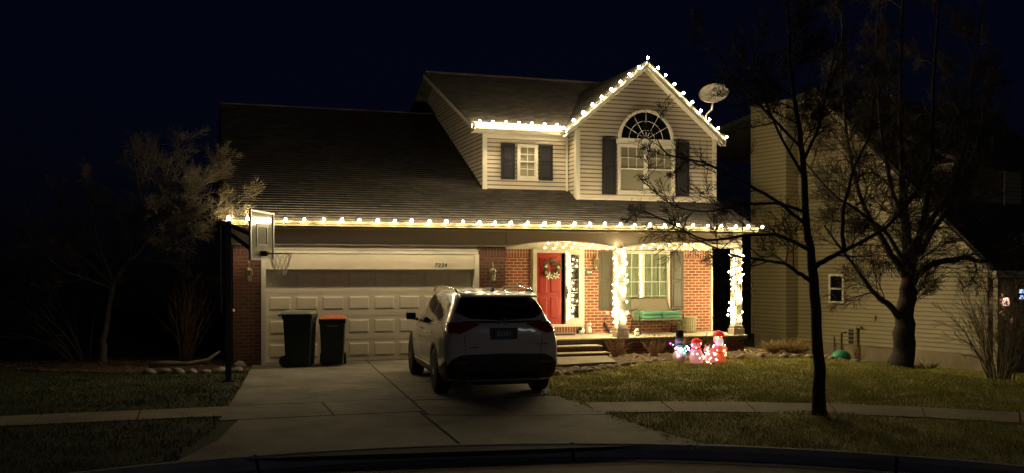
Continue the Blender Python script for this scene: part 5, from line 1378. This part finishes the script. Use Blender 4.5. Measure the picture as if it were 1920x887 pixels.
# stepped wedge of foundation at the front
q.prism([(-.0,-.42),(2.2,-.42),(2.2,-.002),(0,-.002)], 'x', -.03, .018); q.build('foundation_face', M['foundation'], NH)
q = MB(); oy = -.35; oz = ev_z+sl_*oy
q.prism([(oy,oz-.02),(apy,apz-.02),(apy,apz+.12),(oy,oz+.12)], 'x', -.28, 9); q.prism([(apy,apz-.02),(12,apz-1.2),(12,apz-1.06),(apy,apz+.12)], 'x', -.28, 9); q.build('roof', M['nroof'], NH)
q = MB(); q.prism([(oy,oz-.20),(apy,apz-.20),(apy,apz+.0),(oy,oz+.0)], 'x', -.32, -.285); q.build('rake_board', M['nsiding'], NH)
q = MB(); q.box(-.33,9,oy-.10,oy,oz-.14,oz+.02); q.build('gutter', M['trim'], NH)
q = MB(); q.box(-.02,.07,-.02,.08,-.04,ev_z-.05); q.tube([(-.05,-.05,-.35),(-.05,-.05,2.1),(-.1,-.3,2.3)], .04, 6); q.build('corner_trim', M['nsiding'], NH)
# box chimney
q = MB(); q.box(-.55,0,5.95,7.3,.15,7.15); q.build('chimney_box', M['nsiding'], NH)
q = MB(); q.box(-.58,-.48,5.93,6.02,.15,7.15); q.box(-.58,-.48,7.24,7.33,.15,7.15); q.box(-.60,.02,5.9,7.36,7.152,7.22); q.build('chimney_trim', M['nsiding'], NH)
q = MB(); q.box(-.50,0,6.0,7.25,G0-.2,.148); q.build('chimney_base', M['foundation'], NH)
# window in the wall
def nwindow(y0, y1, za, zb):
    f = MB(); t = .06; f.box(-.08,-.018,y0,y1,za,za+t); f.box(-.08,-.018,y0,y1,zb-t,zb); f.box(-.08,-.018,y0,y0+t,za+t,zb-t); f.box(-.08,-.018,y1-t,y1,za+t,zb-t); f.box(-.075,-.018,y0+t,y1-t,(za+zb)/2-.025,(za+zb)/2+.025)
    fo = f.build('window', M['trim'], NH); g_ = MB(); g_.box(-.05,-.04,y0+t,y1-t,za+t,zb-t); g_.build('pane', M['blackpane'], fo)
nwindow(4.25,4.78,1.16,2.0)
q = MB(); q.box(-.03,-.017,3.95,4.12,.0,.42); q.build('vent_opening', M['dark'], NH)
# upper block behind the front roof
q = MB(); q.box(.9,4.2,1.5,5,3.4,5.0); q.build('upper_block', M['nsiding'], NH)
q = MB(); q.prism([(1.25,4.95),(3.6,6.2),(3.6,6.32),(1.25,5.08)], 'x', .75, 4.4); q.build('upper_roof', M['nroof'], NH)
q = MB(); q.box(3.2,3.28,1.44,1.498,3.9,4.95); q.box(.88,4.2,1.45,1.498,4.90,4.99); q.build('upper_trim', M['trim'], NH)
# meter, pipes, vent
q = MB(); q.box(-.12,-.018,5.2,5.4,.55,.95); q.tube([(-.06,5.3,.95),(-.06,5.3,1.15)], .03, 6); q.tube([(-.06,5.3,.55),(-.06,5.3,-.4)], .02, 6); q.build('electric_meter', M['steel'], NH)
q = MB(); q.tube([(-.12,3.8,-.42),(-.12,3.8,.50),(-.02,3.8,.52)], .045, 8); q.tube([(-.12,3.8,.52),(-.14,3.6,.50)], .04, 8); q.build('vent_pipe', M['nsiding'], NH)
q = MB(); q.tube([(-.05,4.35,-.4),(-.05,4.35,.3),(-.05,4.2,.33)], .02, 6); q.tube([(-.05,4.6,-.4),(-.05,4.6,.2)], .015, 6); q.build('pipework', M['dark'], NH)
q = MB(); q.box(-.07,-.018,3.2,3.35,.72,.86); q.build('outlet_box', M['nsiding'], NH)
# front porch post with garland and lamp
def nl(x, y, z):
    c, s = math.cos(R(14.6)), math.sin(R(14.6)); return (17.35+c*x-s*y, -2.9+s*x+c*y, z)
q = MB(); q.box(-.02,.10,-.30,-.18,-.45,2.3); q.build('porch_post', M['nsiding'], NH)
t = thing('garland', 'faint pink lit garland hanging by the neighbouring porch post', 'garland', nl(.0,-.36,1.0))
P = [nl(.0,-.36,1.45), nl(-.01,-.36,1.25), nl(.0,-.36,1.05)]; P2 = [nl(.15,-.34,.92), nl(.3,-.36,.82), nl(.45,-.34,.88), nl(.55,-.34,.78)]
q = MB(); q.tube(P+P2, .035, 6); q.build('foliage', M['leafg'], t)
minis(t, [(p[0]+rng.gauss(0,.03), p[1]-.05, p[2]+rng.gauss(0,.05)) for p in P+P2+P for _ in range(2)], (1,.45,.4), .22, .022)
lp = Vector(nl(.52,-.20,1.31)); t = thing('porch_lamp', 'bright pinkish lamp glowing by the far right porch', 'lamp', lp)
q = MB(); q.lathe([(.05,-.09),(.075,-.07),(.085,.07),(.04,.12)], lp, 8); q.build('lamp_glass', emis('lamp glow', (1,.55,.42), 3.2), t, smooth=True)
q = MB(); q.lathe([(.10,.121),(.03,.19),(.0,.21)], lp, 8); q.lathe([(.03,-.14),(.03,-.12),(.06,-.092)], lp, 8); q.tube([lp+Vector((0,0,.17)), lp+Vector((-.06,.22,.17))], .015, 6); q.build('lamp_frame', M['dark'], t)
sp = Vector(nl(1.22,-.12,1.50)); t = thing('lit_sign', 'small blue white lit sign at the right edge of the scene', 'sign', sp)
q = MB(); q.box(sp.x-.03,sp.x+.55,sp.y,sp.y+.03,sp.z-.2,sp.z+.2); q.build('sign_board', M['black'], t)
q = MB()
for r_, row in enumerate(("1110110111011","1101011011101","0000000000000","0110101101101","1101111011111")):
    for c_, ch in enumerate(row):
        if ch == '1': q.box(sp.x+.02+c_*.038,sp.x+.055+c_*.038,sp.y-.012,sp.y-.002,sp.z+.08-r_*.05,sp.z+.125-r_*.05)
q.build('lit_letters', emis('sign glow', (.35,.5,1), 1.6), t)

t = thing('far_light_cluster', 'tiny teal lights glinting in the dark garden at the far left', 'lights', (-10.5,10,.9))
minis(t, [(-10.5+a,10,.95+b) for a,b in ((0,0),(.1,-.06),(-.35,-.1),(-.45,-.07),(-.5,-.02),(.12,.12))], (.05,.55,.4), .5, .035)

# ------------------------------------------------------------------ sky, fill sun, camera
w = bpy.data.worlds.new('World'); scene.world = w; w.use_nodes = True; nt = w.node_tree
bg = nt.nodes['Background']
sky = nd(nt, 'ShaderNodeTexSky'); sky.sky_type = 'NISHITA'; sky.sun_disc = False; sky.sun_elevation = R(38); sky.sun_rotation = R(200); sky.air_density = 1.0; sky.dust_density = .2; sky.ozone_density = 4
mx = nd(nt, 'ShaderNodeMix', data_type='RGBA', blend_type='MULTIPLY'); mx.inputs['Factor'].default_value = 1; mx.inputs['B'].default_value = (.55,.55,1.35,1)
tcw = nd(nt,'ShaderNodeTexCoord'); spx = nd(nt,'ShaderNodeSeparateXYZ'); nt.links.new(tcw.outputs['Generated'], spx.inputs[0])
mrw = nd(nt,'ShaderNodeMapRange'); mrw.inputs['From Min'].default_value = -.02; mrw.inputs['From Max'].default_value = .22; mrw.inputs['To Min'].default_value = .12
nt.links.new(spx.outputs['Z'], mrw.inputs['Value']); mx2 = nd(nt,'ShaderNodeMix', data_type='RGBA', blend_type='MULTIPLY'); mx2.inputs['Factor'].default_value = 1
nt.links.new(mrw.outputs[0], mx2.inputs['B']); nt.links.new(mx.outputs['Result'], mx2.inputs['A'])
nt.links.new(sky.outputs[0], mx.inputs['A']); nt.links.new(mx2.outputs['Result'], bg.inputs['Color']); bg.inputs['Strength'].default_value = .00055
sl = bpy.data.lights.new('fill_sun', 'SUN'); sl.energy = .04; sl.angle = R(8); sl.color = (1,.93,.92)  # dim fill from behind the camera, added to light the car rear
so = bpy.data.objects.new('fill_sun', sl); COL.objects.link(so); so.rotation_euler = (R(76), 0, R(14))
cam = bpy.data.cameras.new('camera'); co = bpy.data.objects.new('camera', cam); COL.objects.link(co)
co.location = (-1.354,-22.06,2.14); co.rotation_euler = (R(90), 0, R(-18))
cam.sensor_width = 36; cam.lens = 1800/1920*36; cam.shift_y = 61.5/1920; cam.clip_end = 1000
scene.camera = co
scene.view_settings.view_transform = 'Standard'; scene.view_settings.look = 'None'; scene.view_settings.exposure = .12; scene.view_settings.gamma = 1
c = scene.cycles
c.use_denoising = True; c.use_light_tree = True; c.max_bounces = 5; c.diffuse_bounces = 3; c.glossy_bounces = 3; c.transparent_max_bounces = 8
c.sample_clamp_indirect = 4; c.caustics_reflective = False; c.caustics_refractive = False
